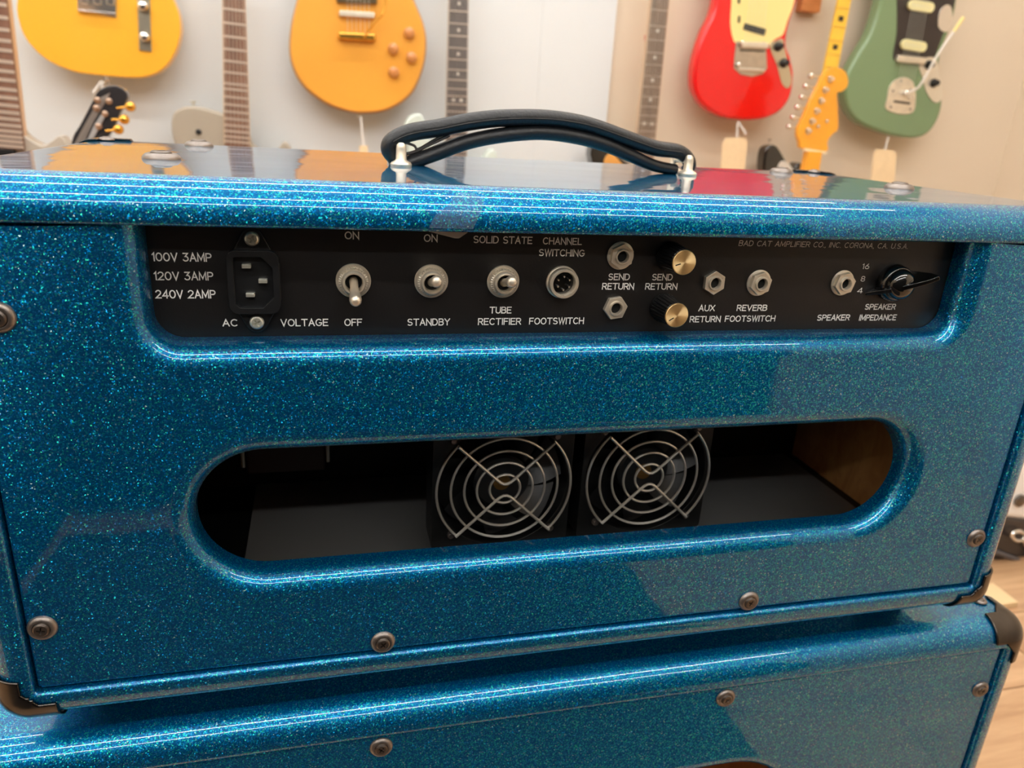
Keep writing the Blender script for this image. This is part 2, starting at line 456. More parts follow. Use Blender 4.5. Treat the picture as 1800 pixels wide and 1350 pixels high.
# ------------------------------------------------------------------ amplifier head
HX = .2905; HZ0 = CZ - .2894; HZ1 = CZ - .0524; T = .0205
AMP = thing('amplifier_head', 'blue glitter amplifier head with black control strip and carry handle, on top of the cabinet', 'amplifier', (0, .14, HZ0 - T))
YB = .284
shell('cabinet_shell', AMP, -HX, HX, HZ0, HZ1, T, -.003, YB, .0165, GLIT)
notch = []
nb = CZ - .1072; NR = .013
notch = [(-.2190, HZ1)] + [(-.2190, HZ1 - .01 * k) for k in (1, 2, 3)] + arc(-.2190 + NR, nb + NR, NR, 180, 270, 10) + arc(.2215 - NR, nb + NR, NR, 270, 360, 10) + [(.2215, HZ1 - .01 * k) for k in (3, 2, 1)] + [(.2215, HZ1)]
OR = .0352; oz = CZ - .1992; ol, orr = -.2085, .2150
oval = (arc(ol + OR, oz, OR, 90, 270, 28) + arc(orr - OR, oz, OR, 270, 450, 28))
# path directions: board must lie on the normal side (dz,-dx)
oval_cw = oval[:]          # counter-clockwise: normal (dz,-dx) points outward, into the board
back_panel('back_panel', AMP, (-HX + .0008, HX - .0008, HZ0 + .0008, HZ1 - .0008), notch, [oval_cw], 0, .0165, .0112, GLIT)
# interior
for a_, b_ in ((-HX + .0003, -HX + .003), (HX - .003, HX - .0003)):
    build(MB().box(a_, b_, .0175, .216, HZ0 + .001, HZ1 - .001), 'side_lining', TANWOOD, AMP, smooth=False, label='raw tan plywood inner side')
build(MB().box(-HX + .003, HX - .003, .0175, .216, HZ0 + .0003, HZ0 + .002), 'bottom_lining', mat('black_floor_paint', (12, 12, 12), .5), AMP, smooth=False)
build(MB().box(-HX + .003, HX - .003, .212, .216, HZ0 + .002, HZ1 - .001), 'front_baffle', mat('baffle_black', (26, 20, 17), .6), AMP, smooth=False)
build(MB().box(-.198, .276, .03, .208, HZ0 + .0022, HZ0 + .0045), 'floor_plate', PLATE, AMP, bevel=.0004)
build(MB().box(-.200, -.1445, .168, .208, CZ - .2565, CZ - .19), 'transformer', mat('transformer_brown', (70, 50, 40), .5), AMP, bevel=.002, label='dark brown box hanging inside at the left')
for px_, z_ in ((-.202, -.249), (-.1425, -.248)):
    build(MB().lathe((px_, .166, CZ - .19), (0, 0, -1), [(.0014, 0), (.0014, -z_ - .19)], 10), 'standoff', STEEL, AMP)
# control plate / chassis
KY = .017
chs = MB().box(-.262, .262, KY, .200, CZ - .1165, HZ1 - .0005)
chassis = build(chs, 'control_plate', BLACKPANEL, AMP, smooth=False, label='black control plate with white engraved lettering')
# ---- engraved lettering, single-stroke gothic
def A_(cx, cy, rx, ry, a0, a1, n=10):
    return [(cx + rx * math.cos(math.radians(a0 + (a1 - a0) * i / n)), cy + ry * math.sin(math.radians(a0 + (a1 - a0) * i / n))) for i in range(n + 1)]
G = {
 'A': (4, [[(0, 0), (2, 6), (4, 0)], [(.75, 2), (3.25, 2)]]),
 'B': (3.6, [[(0, 0), (0, 6), (2.1, 6)] + A_(2.1, 4.6, 1.3, 1.4, 90, -90) + [(0, 3.2)], [(2.1, 3.2)] + A_(2.1, 1.6, 1.5, 1.6, 90, -90) + [(0, 0)]]),
 'C': (4, [A_(2.2, 3, 2.2, 3, 50, 310, 16)]),
 'D': (4, [[(0, 0), (0, 6), (1.6, 6)] + A_(1.6, 3, 2.3, 3, 90, -90, 14) + [(0, 0)]]),
 'E': (3.3, [[(3.3, 6), (0, 6), (0, 0), (3.3, 0)], [(0, 3.1), (2.8, 3.1)]]),
 'F': (3.2, [[(3.2, 6), (0, 6), (0, 0)], [(0, 3.1), (2.7, 3.1)]]),
 'G': (4.2, [A_(2.2, 3, 2.2, 3, 50, 330, 18) + [(4.2, 2.7), (2.6, 2.7)]]),
 'H': (3.8, [[(0, 0), (0, 6)], [(3.8, 0), (3.8, 6)], [(0, 3.1), (3.8, 3.1)]]),
 'I': (0.1, [[(.05, 0), (.05, 6)]]),
 'K': (3.6, [[(0, 0), (0, 6)], [(3.5, 6), (0, 2.3)], [(1.2, 3.6), (3.6, 0)]]),
 'L': (3.0, [[(0, 6), (0, 0), (3, 0)]]),
 'M': (4.6, [[(0, 0), (.2, 6), (2.3, 1), (4.4, 6), (4.6, 0)]]),
 'N': (3.8, [[(0, 0), (0, 6), (3.8, 0), (3.8, 6)]]),
 'O': (4.4, [A_(2.2, 3, 2.2, 3, 0, 360, 22)]),
 'P': (3.5, [[(0, 0), (0, 6), (2, 6)] + A_(2, 4.4, 1.5, 1.6, 90, -90) + [(0, 2.8)]]),
 'R': (3.6, [[(0, 0), (0, 6), (2, 6)] + A_(2, 4.4, 1.5, 1.6, 90, -90) + [(0, 2.8)], [(1.9, 2.8), (3.6, 0)]]),
 'S': (3.6, [A_(1.8, 4.5, 1.65, 1.5, 40, 270, 12) + A_(1.8, 1.5, 1.8, 1.5, 90, -140, 12)]),
 'T': (4, [[(0, 6), (4, 6)], [(2, 6), (2, 0)]]),
 'U': (3.8, [[(0, 6)] + A_(1.9, 1.9, 1.9, 1.9, 180, 360, 12) + [(3.8, 6)]]),
 'V': (4, [[(0, 6), (2, 0), (4, 6)]]),
 'W': (5.4, [[(0, 6), (1.35, 0), (2.7, 6), (4.05, 0), (5.4, 6)]]),
 'X': (3.9, [[(0, 6), (3.9, 0)], [(0, 0), (3.9, 6)]]),
 'Y': (4, [[(0, 6), (2, 3), (4, 6)], [(2, 3), (2, 0)]]),
 '0': (3.9, [A_(1.95, 3, 1.95, 3, 0, 360, 20)]),
 '1': (1.2, [[(0, 4.8), (1.1, 6), (1.1, 0)]]),
 '2': (3.6, [A_(1.8, 4.3, 1.7, 1.7, 160, -35, 10) + [(0, 0), (3.6, 0)]]),
 '3': (3.5, [[(.2, 6), (3.2, 6), (1.5, 3.6)] + A_(1.6, 1.8, 1.8, 1.8, 80, -150, 12)]),
 '4': (3.8, [[(2.9, 0), (2.9, 6), (0, 1.6), (3.8, 1.6)]]),
 '6': (3.6, [[(2.7, 6), (.5, 3)] + A_(1.8, 1.8, 1.75, 1.8, 150, 510, 18)]),
 '8': (3.5, [A_(1.75, 4.5, 1.45, 1.5, -90, 270, 16) + A_(1.75, 1.5, 1.75, 1.5, 90, -270, 16)]),
 '.': (.3, [[(.1, 0), (.2, 0)]]), ',': (.4, [[(.3, .1), (.05, -.9)]]), ' ': (1.6, []),
}
def lettering(text, x0, x1, zc, h, sw=.00036, slant=0.0, y=KY):
    gap = 1.35; tot = 0; pos = []
    for ch in text:
        wd = G[ch][0]; pos.append(tot); tot += wd + gap
    tot -= gap; sx = (x1 - x0) / tot; sz = h / 6; mb = MB(); lay = 0
    for ch, p in zip(text, pos):
        for st in G[ch][1]:
            yy = y - .00012 - .00004 * lay; lay = (lay + 1) % 3
            q = [(x0 + (p + a) * sx + slant * b * sz, zc - h / 2 + b * sz) for a, b in st]
            q = [q[0]] + [c for c, d in zip(q[1:], q[:-1]) if math.hypot(c[0] - d[0], c[1] - d[1]) > 2e-5]
            if len(q) < 2: q.append((q[0][0] + 1e-4, q[0][1]))
            closed = len(q) > 4 and math.hypot(q[0][0] - q[-1][0], q[0][1] - q[-1][1]) < 2e-5
            if closed: q = q[:-1]
            n = len(q); vs = []
            for i in range(n):
                pa = q[(i - 1) % n] if (closed or i > 0) else None; pb = q[(i + 1) % n] if (closed or i < n - 1) else None
                def unit(u, v): l = math.hypot(v[0] - u[0], v[1] - u[1]); return ((v[0] - u[0]) / l, (v[1] - u[1]) / l)
                d1 = unit(pa, q[i]) if pa else unit(q[i], pb); d2 = unit(q[i], pb) if pb else d1
                nx, nz = -(d1[1] + d2[1]), d1[0] + d2[0]; l = math.hypot(nx, nz)
                if l < .3: nx, nz, l = -d1[1], d1[0], 1
                nx /= l; nz /= l; k = sw * .5 / max(.35, nx * -d1[1] + nz * d1[0])
                cx, cz = q[i]
                if pa is None: cx -= d1[0] * sw * .5; cz -= d1[1] * sw * .5
                if pb is None: cx += d1[0] * sw * .5; cz += d1[1] * sw * .5
                vs += [(cx + nx * k, yy, cz + nz * k), (cx - nx * k, yy, cz - nz * k)]
            mb.add(vs, [(2 * i, 2 * i + 1, (2 * i + 3) % (2 * n), (2 * i + 2) % (2 * n)) for i in range(n if closed else n - 1)])
    return build(mb, 'lettering', WHITEINK, chassis, smooth=False)
mm = .001
for t_, a, b, z, h, sl in [
 ('100V 3AMP', -217.4, -192.3, -69.0, 3.5, 0), ('120V 3AMP', -217.4, -192.2, -77.8, 3.5, 0), ('240V 2AMP', -217.6, -191.8, -86.4, 3.5, 0),
 ('AC', -189.3, -182.8, -100.4, 3.1, 0), ('VOLTAGE', -162.6, -140.5, -100.6, 3.2, 0), ('OFF', -132.2, -124.0, -100.7, 3.2, 0),
 ('ON', -131.2, -124.9, -57.6, 3.2, 0), ('ON', -93.2, -86.9, -58.2, 3.2, 0), ('STANDBY', -100.9, -79.5, -100.9, 3.2, 0),
 ('SOLID STATE', -68.4, -38.3, -58.4, 3.2, 0), ('TUBE', -58.4, -47.2, -94.8, 3.1, 0), ('RECTIFIER', -64.3, -41.6, -100.9, 3.2, 0),
 ('CHANNEL', -32.2, -11.6, -58.5, 3.1, 0), ('SWITCHING', -33.9, -9.6, -64.5, 3.1, 0), ('FOOTSWITCH', -36.7, -6.6, -100.9, 3.2, 0),
 ('SEND', 5.4, 17.2, -76.9, 3.1, 0), ('RETURN', 2.4, 20.2, -82.0, 3.1, 0), ('SEND', 30.6, 42.2, -76.9, 3.1, 0), ('RETURN', 27.2, 45.6, -82.0, 3.1, 0),
 ('AUX', 60.9, 70.4, -94.2, 3.1, 0), ('RETURN', 56.4, 75.0, -100.6, 3.1, 0), ('REVERB', 84.6, 103.4, -94.2, 3.1, 0), ('FOOTSWITCH', 78.2, 109.8, -100.5, 3.1, 0),
 ('BAD CAT AMPLIFIER CO., INC. CORONA, CA. U.S.A.', 79.3, 189.0, -57.8, 2.7, .12), ('16', 161.2, 165.6, -69.8, 2.8, 0), ('8', 162.0, 164.6, -77.1, 2.8, 0), ('4', 161.4, 164.6, -84.1, 2.8, 0),
 ('SPEAKER', 138.0, 159.6, -100.3, 3.1, .05), ('SPEAKER', 169.1, 190.0, -93.9, 3.0, .05), ('IMPEDANCE', 166.8, 192.2, -100.5, 3.1, .05)]:
    lettering(t_, a * mm, b * mm, CZ + z * mm, h * mm, sw=.00054 if h > 2.9 else .00034, slant=sl)

# ---- IEC inlet
ix, iz = -.1736, CZ - .0796
fl_pts = [(ix - .004 + .0, iz + .0248), (ix + .004, iz + .0248)]
flange = arc(ix, iz + .0200, .0052, 30, 150, 8) + [(ix - .0118, iz + .008), (ix - .0118, iz - .009)] + arc(ix, iz - .0200, .0052, 210, 330, 8) + [(ix + .0118, iz - .009), (ix + .0118, iz + .008)]
inlet = build(MB().prism(flange, KY - .0022, KY - .0001), 'power_inlet', BLKPLAST, chassis, bevel=.0007)
def ring_prism(outer, inner, y0, y1, ydeep):
    mb = MB(); l3 = [[Vector((p[0], p[1], 0)) for p in lp] for lp in (outer, inner)]
    tr = tessellate_polygon(l3); ap = l3[0] + l3[1]
    mb.add([(p.x, y0, p.y) for p in ap], [tuple(t) for t in tr])
    n = len(outer); mb.add([(p[0], y0, p[1]) for p in outer] + [(p[0], y1, p[1]) for p in outer], [(i, (i + 1) % n, (i + 1) % n + n, i + n) for i in range(n)])
    n = len(inner); mb.add([(p[0], y0, p[1]) for p in inner] + [(p[0], ydeep, p[1]) for p in inner], [(i, (i + 1) % n, (i + 1) % n + n, i + n) for i in range(n)] + [tuple(range(n, 2 * n))])
    return mb
bez = rloop(.0115, .0150, .0042, ix, iz, 5)
cav = [(ix + .0037, iz + .0121), (ix - .0078, iz + .0121)] + [(ix - .0087, iz + .0112), (ix - .0087, iz - .0102), (ix - .0068, iz - .0121)] + [(ix + .0037, iz - .0121), (ix + .0087, iz - .0072), (ix + .0087, iz + .0072)]
build(ring_prism(bez, cav, KY - .0062, KY - .002, KY - .0008), 'inlet_bezel', BLKPLAST, inlet, bevel=.0003, angle=30)
for q, (dx, dz) in enumerate([(-.0030, .0075), (.0040, .0005), (-.0020, -.0062)]):
    build(MB().box(ix + dx - .002, ix + dx + .002, KY - .0052, KY - .0009, iz + dz - .0009, iz + dz + .0009).box(ix + dx - .0026, ix + dx + .0026, KY - .0014, KY - .0009, iz + dz - .0002, iz + dz + .0012), 'contact_pin', STEEL, inlet, bevel=.0002)
for sgn in (1, -1):
    o = cup = link('flange_screw', _sc['h'].data if 'h' in _sc else None, chassis, (ix, KY - .0022, iz + sgn * .0200)) if False else None
    m1 = MB().lathe((0, 0, 0), (0, -1, 0), [(.0034, 0), (.0034, .0008), (.0030, .0015), (.0024, .0019)], 28, cap0=True, cap1=False)
    n = 28; circ = [Vector((.0024 * math.cos(2 * PI * k / n), .0024 * math.sin(2 * PI * k / n), 0)) for k in range(n)]
    a, b = .0019, .0004
    cr = [(b, a), (b, b), (a, b), (a, -b), (b, -b), (b, -a), (-b, -a), (-b, -b), (-a, -b), (-a, b), (-b, b), (-b, a)]
    tr = tessellate_polygon([circ, [Vector((*p, 0)) for p in cr]]); ap = circ + [Vector((*p, 0)) for p in cr]
    m1.add([(p.x, -.0019, p.y) for p in ap], [tuple(t) for t in tr])
    m1.add([(p[0], -.0019, p[1]) for p in cr] + [(p[0] * .6, -.0006, p[1] * .6) for p in cr], [(i, (i + 1) % 12, (i + 1) % 12 + 12, i + 12) for i in range(12)] + [tuple(range(12, 24))])
    o = build(m1, 'flange_screw', STEEL, chassis, (ix, KY - .0022, iz + sgn * .0200), angle=25); o.rotation_euler = (0, .5 * sgn, 0)

# ---- toggle switches
def toggle(x, z, dz, dx=0):
    ws = MB().lathe((x, KY, z), (0, -1, 0), [(.0085, .0001), (.0085, .0008), (.0082, .0011), (.0062, .0011)], 40)
    o = build(ws, 'toggle_switch', NICKEL, chassis)
    n = 72; mb = MB(); rows = [(.0071, .0011), (.0071, .0028), (.0064, .0034), (.0057, .0034)]
    vs = []
    for r, h in rows:
        for k in range(n):
            rr = r - (.00035 if (k % 2 and r > .006) else 0); th = 2 * PI * k / n
            vs.append((x + rr * math.cos(th), KY - h, z + rr * math.sin(th)))
    mb.add(vs, [(i * n + k, i * n + (k + 1) % n, (i + 1) * n + (k + 1) % n, (i + 1) * n + k) for i in range(3) for k in range(n)])
    build(mb, 'knurled_nut', NICKEL, o, angle=20)
    build(MB().lathe((x, KY, z), (0, -1, 0), [(.0058, .0030), (.0058, .0062), (.0053, .0068), (.0046, .0068), (.0042, .0060), (.0040, .002)], 36, cap0=False), 'bushing', NICKEL, o)
    build(MB().lathe((x, KY, z), (0, -1, 0), [(.0040, .0022), (.0039, .0024)], 24), 'socket_hole', HOLE, o)
    a = Vector((dx, -.0165, dz)); c = Vector((x, KY - .003, z)) - a * .10
    ln = a.length
    build(MB().lathe(c, a, [(.0022, 0), (.0020, ln * .35), (.0022, ln * .62), (.0028, ln * .86), (.0029, ln * .98), (.0027, ln * 1.06), (.0020, ln * 1.13), (.0010, ln * 1.16)], 24), 'lever', NICKEL, o)
toggle(-.1277, CZ - .0796, -.0062, .0002); toggle(-.0894, CZ - .0796, .0040); toggle(-.0523, CZ - .0796, .0040)

# ---- DIN socket
dx_, dz_ = -.0207, CZ - .0797
din = build(MB().lathe((dx_, KY, dz_), (0, -1, 0), [(.0086, .0001), (.0086, .0012), (.0082, .0016), (.0079, .0018), (.0079, .0052), (.0075, .0057), (.0064, .0057), (.0060, .0050), (.0060, .0009)], 40), 'footswitch_socket', NICKEL, chassis)
build(MB().lathe((dx_, KY, dz_), (0, -1, 0), [(.0059, .0010), (.0059, .0016)], 30), 'insulator', BLKGLOSS, din)
for k in range(6):
    th = math.radians(150 + 60 * k); rr = .0034 if k < 6 else 0
    build(MB().lathe((dx_ + rr * math.cos(th), KY - .0016, dz_ + rr * math.sin(th)), (0, -1, 0), [(.00055, 0), (.00055, .003), (.0002, .0035)], 10), 'pin', CHROME, din)

# ---- jacks
def jack(x, z, washer=True, rot=0.0):
    h0 = .0009 if washer else .0001
    if washer: o = build(MB().lathe((x, KY, z), (0, -1, 0), [(.0074, .0001), (.0074, .0007), (.0071, .0009)], 36), 'jack_socket', NICKEL, chassis)
    R = .0067
    hexp = [(x + R * math.cos(rot + k * PI / 3), z + R * math.sin(rot + k * PI / 3)) for k in range(6)]
    circ = [(x + .0040 * math.cos(2 * PI * k / 30), z + .0040 * math.sin(2 * PI * k / 30)) for k in range(30)]
    nut = ring_prism(hexp, circ, KY - h0 - .0026, KY - h0, KY - h0 - .0006)
    if washer: nu = build(nut, 'hex_nut', NICKEL, o, bevel=.0003, angle=30)
    else: o = build(nut, 'jack_socket', NICKEL, chassis, bevel=.0003, angle=30); nu = o
    build(MB().lathe((x, KY, z), (0, -1, 0), [(.0041, h0), (.0041, h0 + .0034), (.0038, h0 + .0038), (.0032, h0 + .0038), (.0030, h0 + .0032), (.0030, -.010)], 30, cap0=False, cap1=False), 'bushing', NICKEL, o)
    build(MB().lathe((x, KY, z), (0, -1, 0), [(.00298, h0 + .0008), (.0029, h0 + .0010)], 24), 'socket_hole', HOLE, o)
jack(.0106, CZ - .0655, True, .45); jack(.0104, CZ - .0935, False, .15)
jack(.0670, CZ - .0795, False, .55); jack(.0953, CZ - .0797, True, .35); jack(.1497, CZ - .0795, True, .25)

# ---- fluted knobs with gold caps
def knob(x, z, ang):
    n = 96; prof = [(.0080, .0006), (.0080, .0022), (.0077, .0040), (.0071, .0120), (.0068, .0168), (.0064, .0172)]
    vs = []
    for i, (r, h) in enumerate(prof):
        for k in range(n):
            rr = r - (.00055 if (k % 4 in (0,) and 1 < i < 5) else 0.0); th = 2 * PI * k / n
            vs.append((x + rr * math.cos(th), KY - h, z + rr * math.sin(th)))
    mb = MB().add(vs, [(i * n + k, i * n + (k + 1) % n, (i + 1) * n + (k + 1) % n, (i + 1) * n + k) for i in range(len(prof) - 1) for k in range(n)] + [tuple(range(n))])
    o = build(mb, 'effects_knob', mat('knob_black', (16, 16, 17), .3) if 'knob_black' not in bpy.data.materials else bpy.data.materials['knob_black'], chassis, angle=25)
    y0 = KY - .0168
    cap = build(MB().lathe((0, 0, 0), (0, -1, 0), [(.00655, 0), (.00655, .0011), (.0062, .0015)], 48), 'gold_cap', GOLD, o, (x, y0, z), angle=30, label='spun brass disc cap')
    d = Vector((math.cos(ang), 0, math.sin(ang))); pz = Vector((-math.sin(ang), 0, math.cos(ang))) * .0003
    a = Vector((x, y0 - .00158, z)) + d * .0022; b = Vector((x, y0 - .00158, z)) + d * .0052
    build(MB().add([a - pz, b - pz, b + pz, a + pz], [(0, 1, 2, 3)]), 'pointer_line', HOLE, o, smooth=False)
knob(.0390, CZ - .0655, math.radians(197)); knob(.0388, CZ - .0936, math.radians(212))

# ---- chicken-head impedance knob
kx, kz = .1838, CZ - .0790; KA = math.radians(202)
kb = build(MB().lathe((kx, KY, kz), (0, -1, 0), [(.0112, .0004), (.0112, .0020), (.0108, .0032), (.0100, .0060), (.0092, .0066)], 40), 'impedance_selector', BLKGLOSS, chassis)
d = Vector((math.cos(KA), 0, math.sin(KA))); nrm = Vector((-math.sin(KA), 0, math.cos(KA)))
prf = [(.0190, .0008), (.0172, .0022), (.0120, .0070), (.0050, .0118), (-.0030, .0150), (-.0100, .0172), (-.0168, .0182), (-.0174, .0166), (-.0170, .0120), (-.0140, .0060), (-.0115, .0010)]
def pt(s_, h_, w_): return Vector((kx, KY - h_, kz)) + d * s_ + nrm * w_
n_ = len(prf); th_ = lambda s_, h_: (.0034 - .0022 * min(1, h_ / .016)) * (1 - .75 * max(0, s_ / .019))
vs = [pt(a_, h_, th_(a_, h_)) for a_, h_ in prf] + [pt(a_, h_, -th_(a_, h_)) for a_, h_ in prf]
mb = MB().add(vs, [tuple(range(n_)), tuple(range(2 * n_ - 1, n_ - 1, -1))] + [(i, i + n_, (i + 1) % n_ + n_, (i + 1) % n_) for i in range(n_)])
build(mb, 'pointer_grip', BLKGLOSS, kb, bevel=.0003, angle=30)
build(MB().lathe((kx, KY, kz), (0, -1, 0), [(.0092, .0060), (.0088, .0085), (.0074, .0108), (.0050, .0122), (.0020, .0128)], 36), 'dome', BLKGLOSS, kb)

# ---- tape over the top edge
TAPE = mat('clear_tape', (150, 170, 190), .6, spec=.3)
tb = TAPE.node_tree.nodes['Principled BSDF']; tb.inputs['Alpha'].default_value = .18
def on_front(px, py, off=.0004):
    """point on the rounded front edge of the head seen at that spot of the edge"""
    dd = F_ + R_ * ((px - 900) / FPX) - U_ * ((py - 675) / FPX)
    r = .0165; cy, cz = -.003 + r, HZ1 + T - r
    lo, hi = .25, .50; R2 = r + off
    # ray against the cylinder (cy,cz,R2), else the flat front y=-.003
    a = dd.y ** 2 + dd.z ** 2; b = 2 * ((CAMP.y - cy) * dd.y + (CAMP.z - cz) * dd.z); c_ = (CAMP.y - cy) ** 2 + (CAMP.z - cz) ** 2 - R2 ** 2
    disc = b * b - 4 * a * c_
    if disc > 0:
        t = (-b - math.sqrt(disc)) / (2 * a); p = CAMP + dd * t
        if p.z > cz: return p
    t = (-.003 - off - CAMP.y) / dd.y; return CAMP + dd * t
rowsT = [(338, 803, 832), (342, 800, 840), (348, 796, 850), (355, 792, 852), (362, 787, 848), (369, 775, 846), (376, 768, 844), (383, 763, 841), (390, 759, 837), (397, 756, 834), (402, 754, 832)]
mb = MB(); vs = []; m_ = 9
for yv, xa, xb in rowsT:
    for k in range(m_):
        xx = xa + (xb - xa) * k / (m_ - 1); vs.append(on_front(xx, yv + (xx - 800) * .022))
mb.add(vs, [(i * m_ + j, i * m_ + j + 1, (i + 1) * m_ + j + 1, (i + 1) * m_ + j) for i in range(len(rowsT) - 1) for j in range(m_ - 1)])
tp = build(mb, 'tape_strip', TAPE, AMP, label='clear sticky tape over the top edge')
tpz = [at(745, 405, .3525), at(765, 403, .3515), at(823, 406, .3515), at(822, 409, .3535), at(807, 419, .355), at(800, 419, .355)]
build(MB().add(tpz, [(0, 1, 2, 3, 4, 5)]), 'tape_end', mat('tape_grey', (128, 122, 116), .5), tp, smooth=False)

# ---- cooling fans
FZ = CZ - .541 * .4130
GUARD = mat('guard_wire', (246, 240, 230), .34, .8)
def fan(cx, cz):
    yf = .066; hs = .046
    outer = rloop(hs, hs, .005, cx, cz, 4); inner = [(cx + .0435 * math.cos(2 * PI * k / 48), cz + .0435 * math.sin(2 * PI * k / 48)) for k in range(48)]
    mb = ring_prism(outer, inner, yf, yf + .025, yf + .024)
    f = build(mb, 'cooling_fan', mat('fan_black', (17, 17, 17), .45) if 'fan_black' not in bpy.data.materials else bpy.data.materials['fan_black'], AMP, bevel=.0008, angle=30, label='square black cooling fan with a chrome wire guard')
    build(MB().lathe((cx, yf + .022, cz), (0, -1, 0), [(.0185, 0), (.0185, .016), (.017, .0175), (.006, .0177)], 32), 'hub', BLKPLAST, f)
    build(MB().lathe((cx, yf + .0043, cz), (0, -1, 0), [(.0058, 0), (.0056, .0004)], 20), 'hub_sticker', mat('bronze_sticker', (150, 116, 70), .35, .8) if 'bronze_sticker' not in bpy.data.materials else bpy.data.materials['bronze_sticker'], f)
    for k in range(7):
        t0 = 2 * PI * k / 7; vs = []; n1, n2 = 6, 5
        for i in range(n1 + 1):
            r = .018 + .0235 * i / n1
            for j in range(n2 + 1):
                th = t0 + .35 * i / n1 + (.62) * (j / n2 - .5); yy = yf + .008 + .011 * j / n2
                vs.append((cx + r * math.cos(th), yy, cz + r * math.sin(th)))
        build(MB().add(vs, [(i * (n2 + 1) + j, i * (n2 + 1) + j + 1, (i + 1) * (n2 + 1) + j + 1, (i + 1) * (n2 + 1) + j) for i in range(n1) for j in range(n2)]), 'blade', BLKPLAST, f)
    gy = .0610; wr = .00085
    for r, pr in ((.0100, .0), (.0183, 0), (.0264, 0), (.0350, 0)):
        build(MB().tube([(cx + r * math.cos(2 * PI * k / 56), gy, cz + r * math.sin(2 * PI * k / 56)) for k in range(56)], wr, 8, True), 'guard_ring', GUARD, f)
    r = .0440
    for a0 in (0, 180):
        build(MB().tube([(cx + r * math.cos(math.radians(a0 - 46 + 92 * k / 24)), gy, cz + r * math.sin(math.radians(a0 - 46 + 92 * k / 24))) for k in range(25)], wr, 8), 'guard_arc', GUARD, f)
    for sg in (1, -1):
        pts = [(-.0315, .0315), (-.006, .0075), (-.0035, .0053), (-.0012, .0041), (.0012, .0041), (.0035, .0053), (.006, .0075), (.0315, .0315)]
        pa = [(cx + a * .99, gy - .0017, cz + sg * b) for a, b in pts]
        build(MB().tube(pa, .001, 8), 'guard_arm', GUARD, f)
    for sa in (1, -1):
        for sb in (1, -1):
            build(MB().lathe((cx + sa * .0335, yf, cz + sb * .0335), (0, -1, 0), [(.0024, 0), (.0024, .0020), (.0016, .0030)], 14), 'guard_screw', SCREWM, f)
    build(MB().box(cx - .02, cx + .02, yf + .024, yf + .026, cz + hs - .002, CZ - .1166), 'mount_strap', BLKDULL, f, smooth=False)
fan(.2631 * .413 - .1419, FZ); fan(.5035 * .413 - .1419, CZ - .5375 * .413)

# ---- handle
hy = .507 - .352
def hp(px, py): p = at(px, py, .352 + .137 + (px - 705) / 503 * .026); return tuple(p)
up = catmull([hp(*q) for q in [(712, 281), (694, 277), (683, 263), (690, 247), (722, 233), (770, 225), (820, 215), (880, 208), (960, 208), (1030, 219), (1100, 243), (1150, 260), (1190, 266), (1207, 277), (1212, 291), (1206, 300)]], 6, closed=False)
lo = catmull([hp(*q) for q in [(686, 268), (700, 289), (726, 284), (770, 268), (820, 250), (880, 238), (950, 233), (1010, 240), (1060, 253), (1110, 274), (1150, 291), (1186, 298)]], 6, closed=False)
brk = hp(705, 289)
hd_ = build(MB().tube(up, [.0042 + .0012 * min(1, min(i, len(up) - 1 - i) / 24) for i in range(len(up))], 12, flat=(0, 1, 0), sx=1.25), 'carry_handle', LEATHER, AMP, label='black leather strap handle')
build(MB().tube(lo, [.0038 + .0010 * min(1, min(i, len(lo) - 1 - i) / 18) for i in range(len(lo))], 12, flat=(0, 1, 0), sx=1.3), 'under_strap', LEATHER, hd_)
seam = [(p[0], p[1] - .0088, p[2] - .0005) for p in up[18:-18]]
build(MB().tube(seam, .0005, 6), 'stitch_seam', BLKDULL, hd_)
cord = catmull([hp(*q) for q in [(690, 262), (697, 252), (712, 251), (728, 256), (735, 262), (760, 248), (782, 236)]], 5, closed=False)
build(MB().tube(cord, .0008, 6), 'inner_cord', SCREWD, hd_)
cord = catmull([hp(*q) for q in [(704, 272), (728, 267), (760, 252), (790, 238)]], 5, closed=False)
build(MB().tube(cord, .0010, 6), 'inner_cord', SCREWD, hd_)
ZT = HZ1 + T
for bx_, by_ in ((-.0937, .1266), (.1124, .155)):
    for q in (0, 1):
        build(MB().lathe((bx_, by_ + q * .024, ZT), (0, 0, 1), [(.0064, -.0002), (.0066, .0012), (.0058, .0024), (.0040, .0032), (.0033, .0040), (.0031, .0105), (.0027, .0125), (.0014, .0137)], 22), 'handle_post', NICKEL, hd_)
    build(MB().tube([(bx_, by_, ZT + .0095), (bx_, by_ + .024, ZT + .0095)], .0019, 8), 'handle_pin', NICKEL, hd_)

# ---- screws and corners of the head
for x_, z_, an in ((-.2823, -.2513, .2), (-.1152, -.2826, .9), (.1159, -.2822, .5), (.2828, -.2508, .8), (-.2770, -.0925, .4), (.2828, -.0925, .1)):
    cup_screw(AMP, x_, -.0001, CZ + z_, an)
for x_, y_ in ((-.2255, .1050), (-.2262, .2500), (.2530, .1090), (.2480, .2480)):
    cup_screw(AMP, x_, y_, ZT, .4, 1.42, (-PI / 2, 0, 0))
XO = HX + T; ZB = HZ0 - T
for sx_ in (-1, 1):
    for yy, sy in ((-.003, 1), (YB, -1)):
        corner_guard(AMP, (sx_ * XO, yy, ZB), (-sx_, sy, 1), L=.030, w=.0150, r=.0165)
    corner_guard(AMP, (sx_ * XO, YB, ZT), (-sx_, -1, -1), L=.036, w=.018, r=.0165)
    cup_screw(AMP, sx_ * XO - sx_ * .022, YB - .024, ZT + .0008, .3, .75, (-PI / 2, 0, 0))
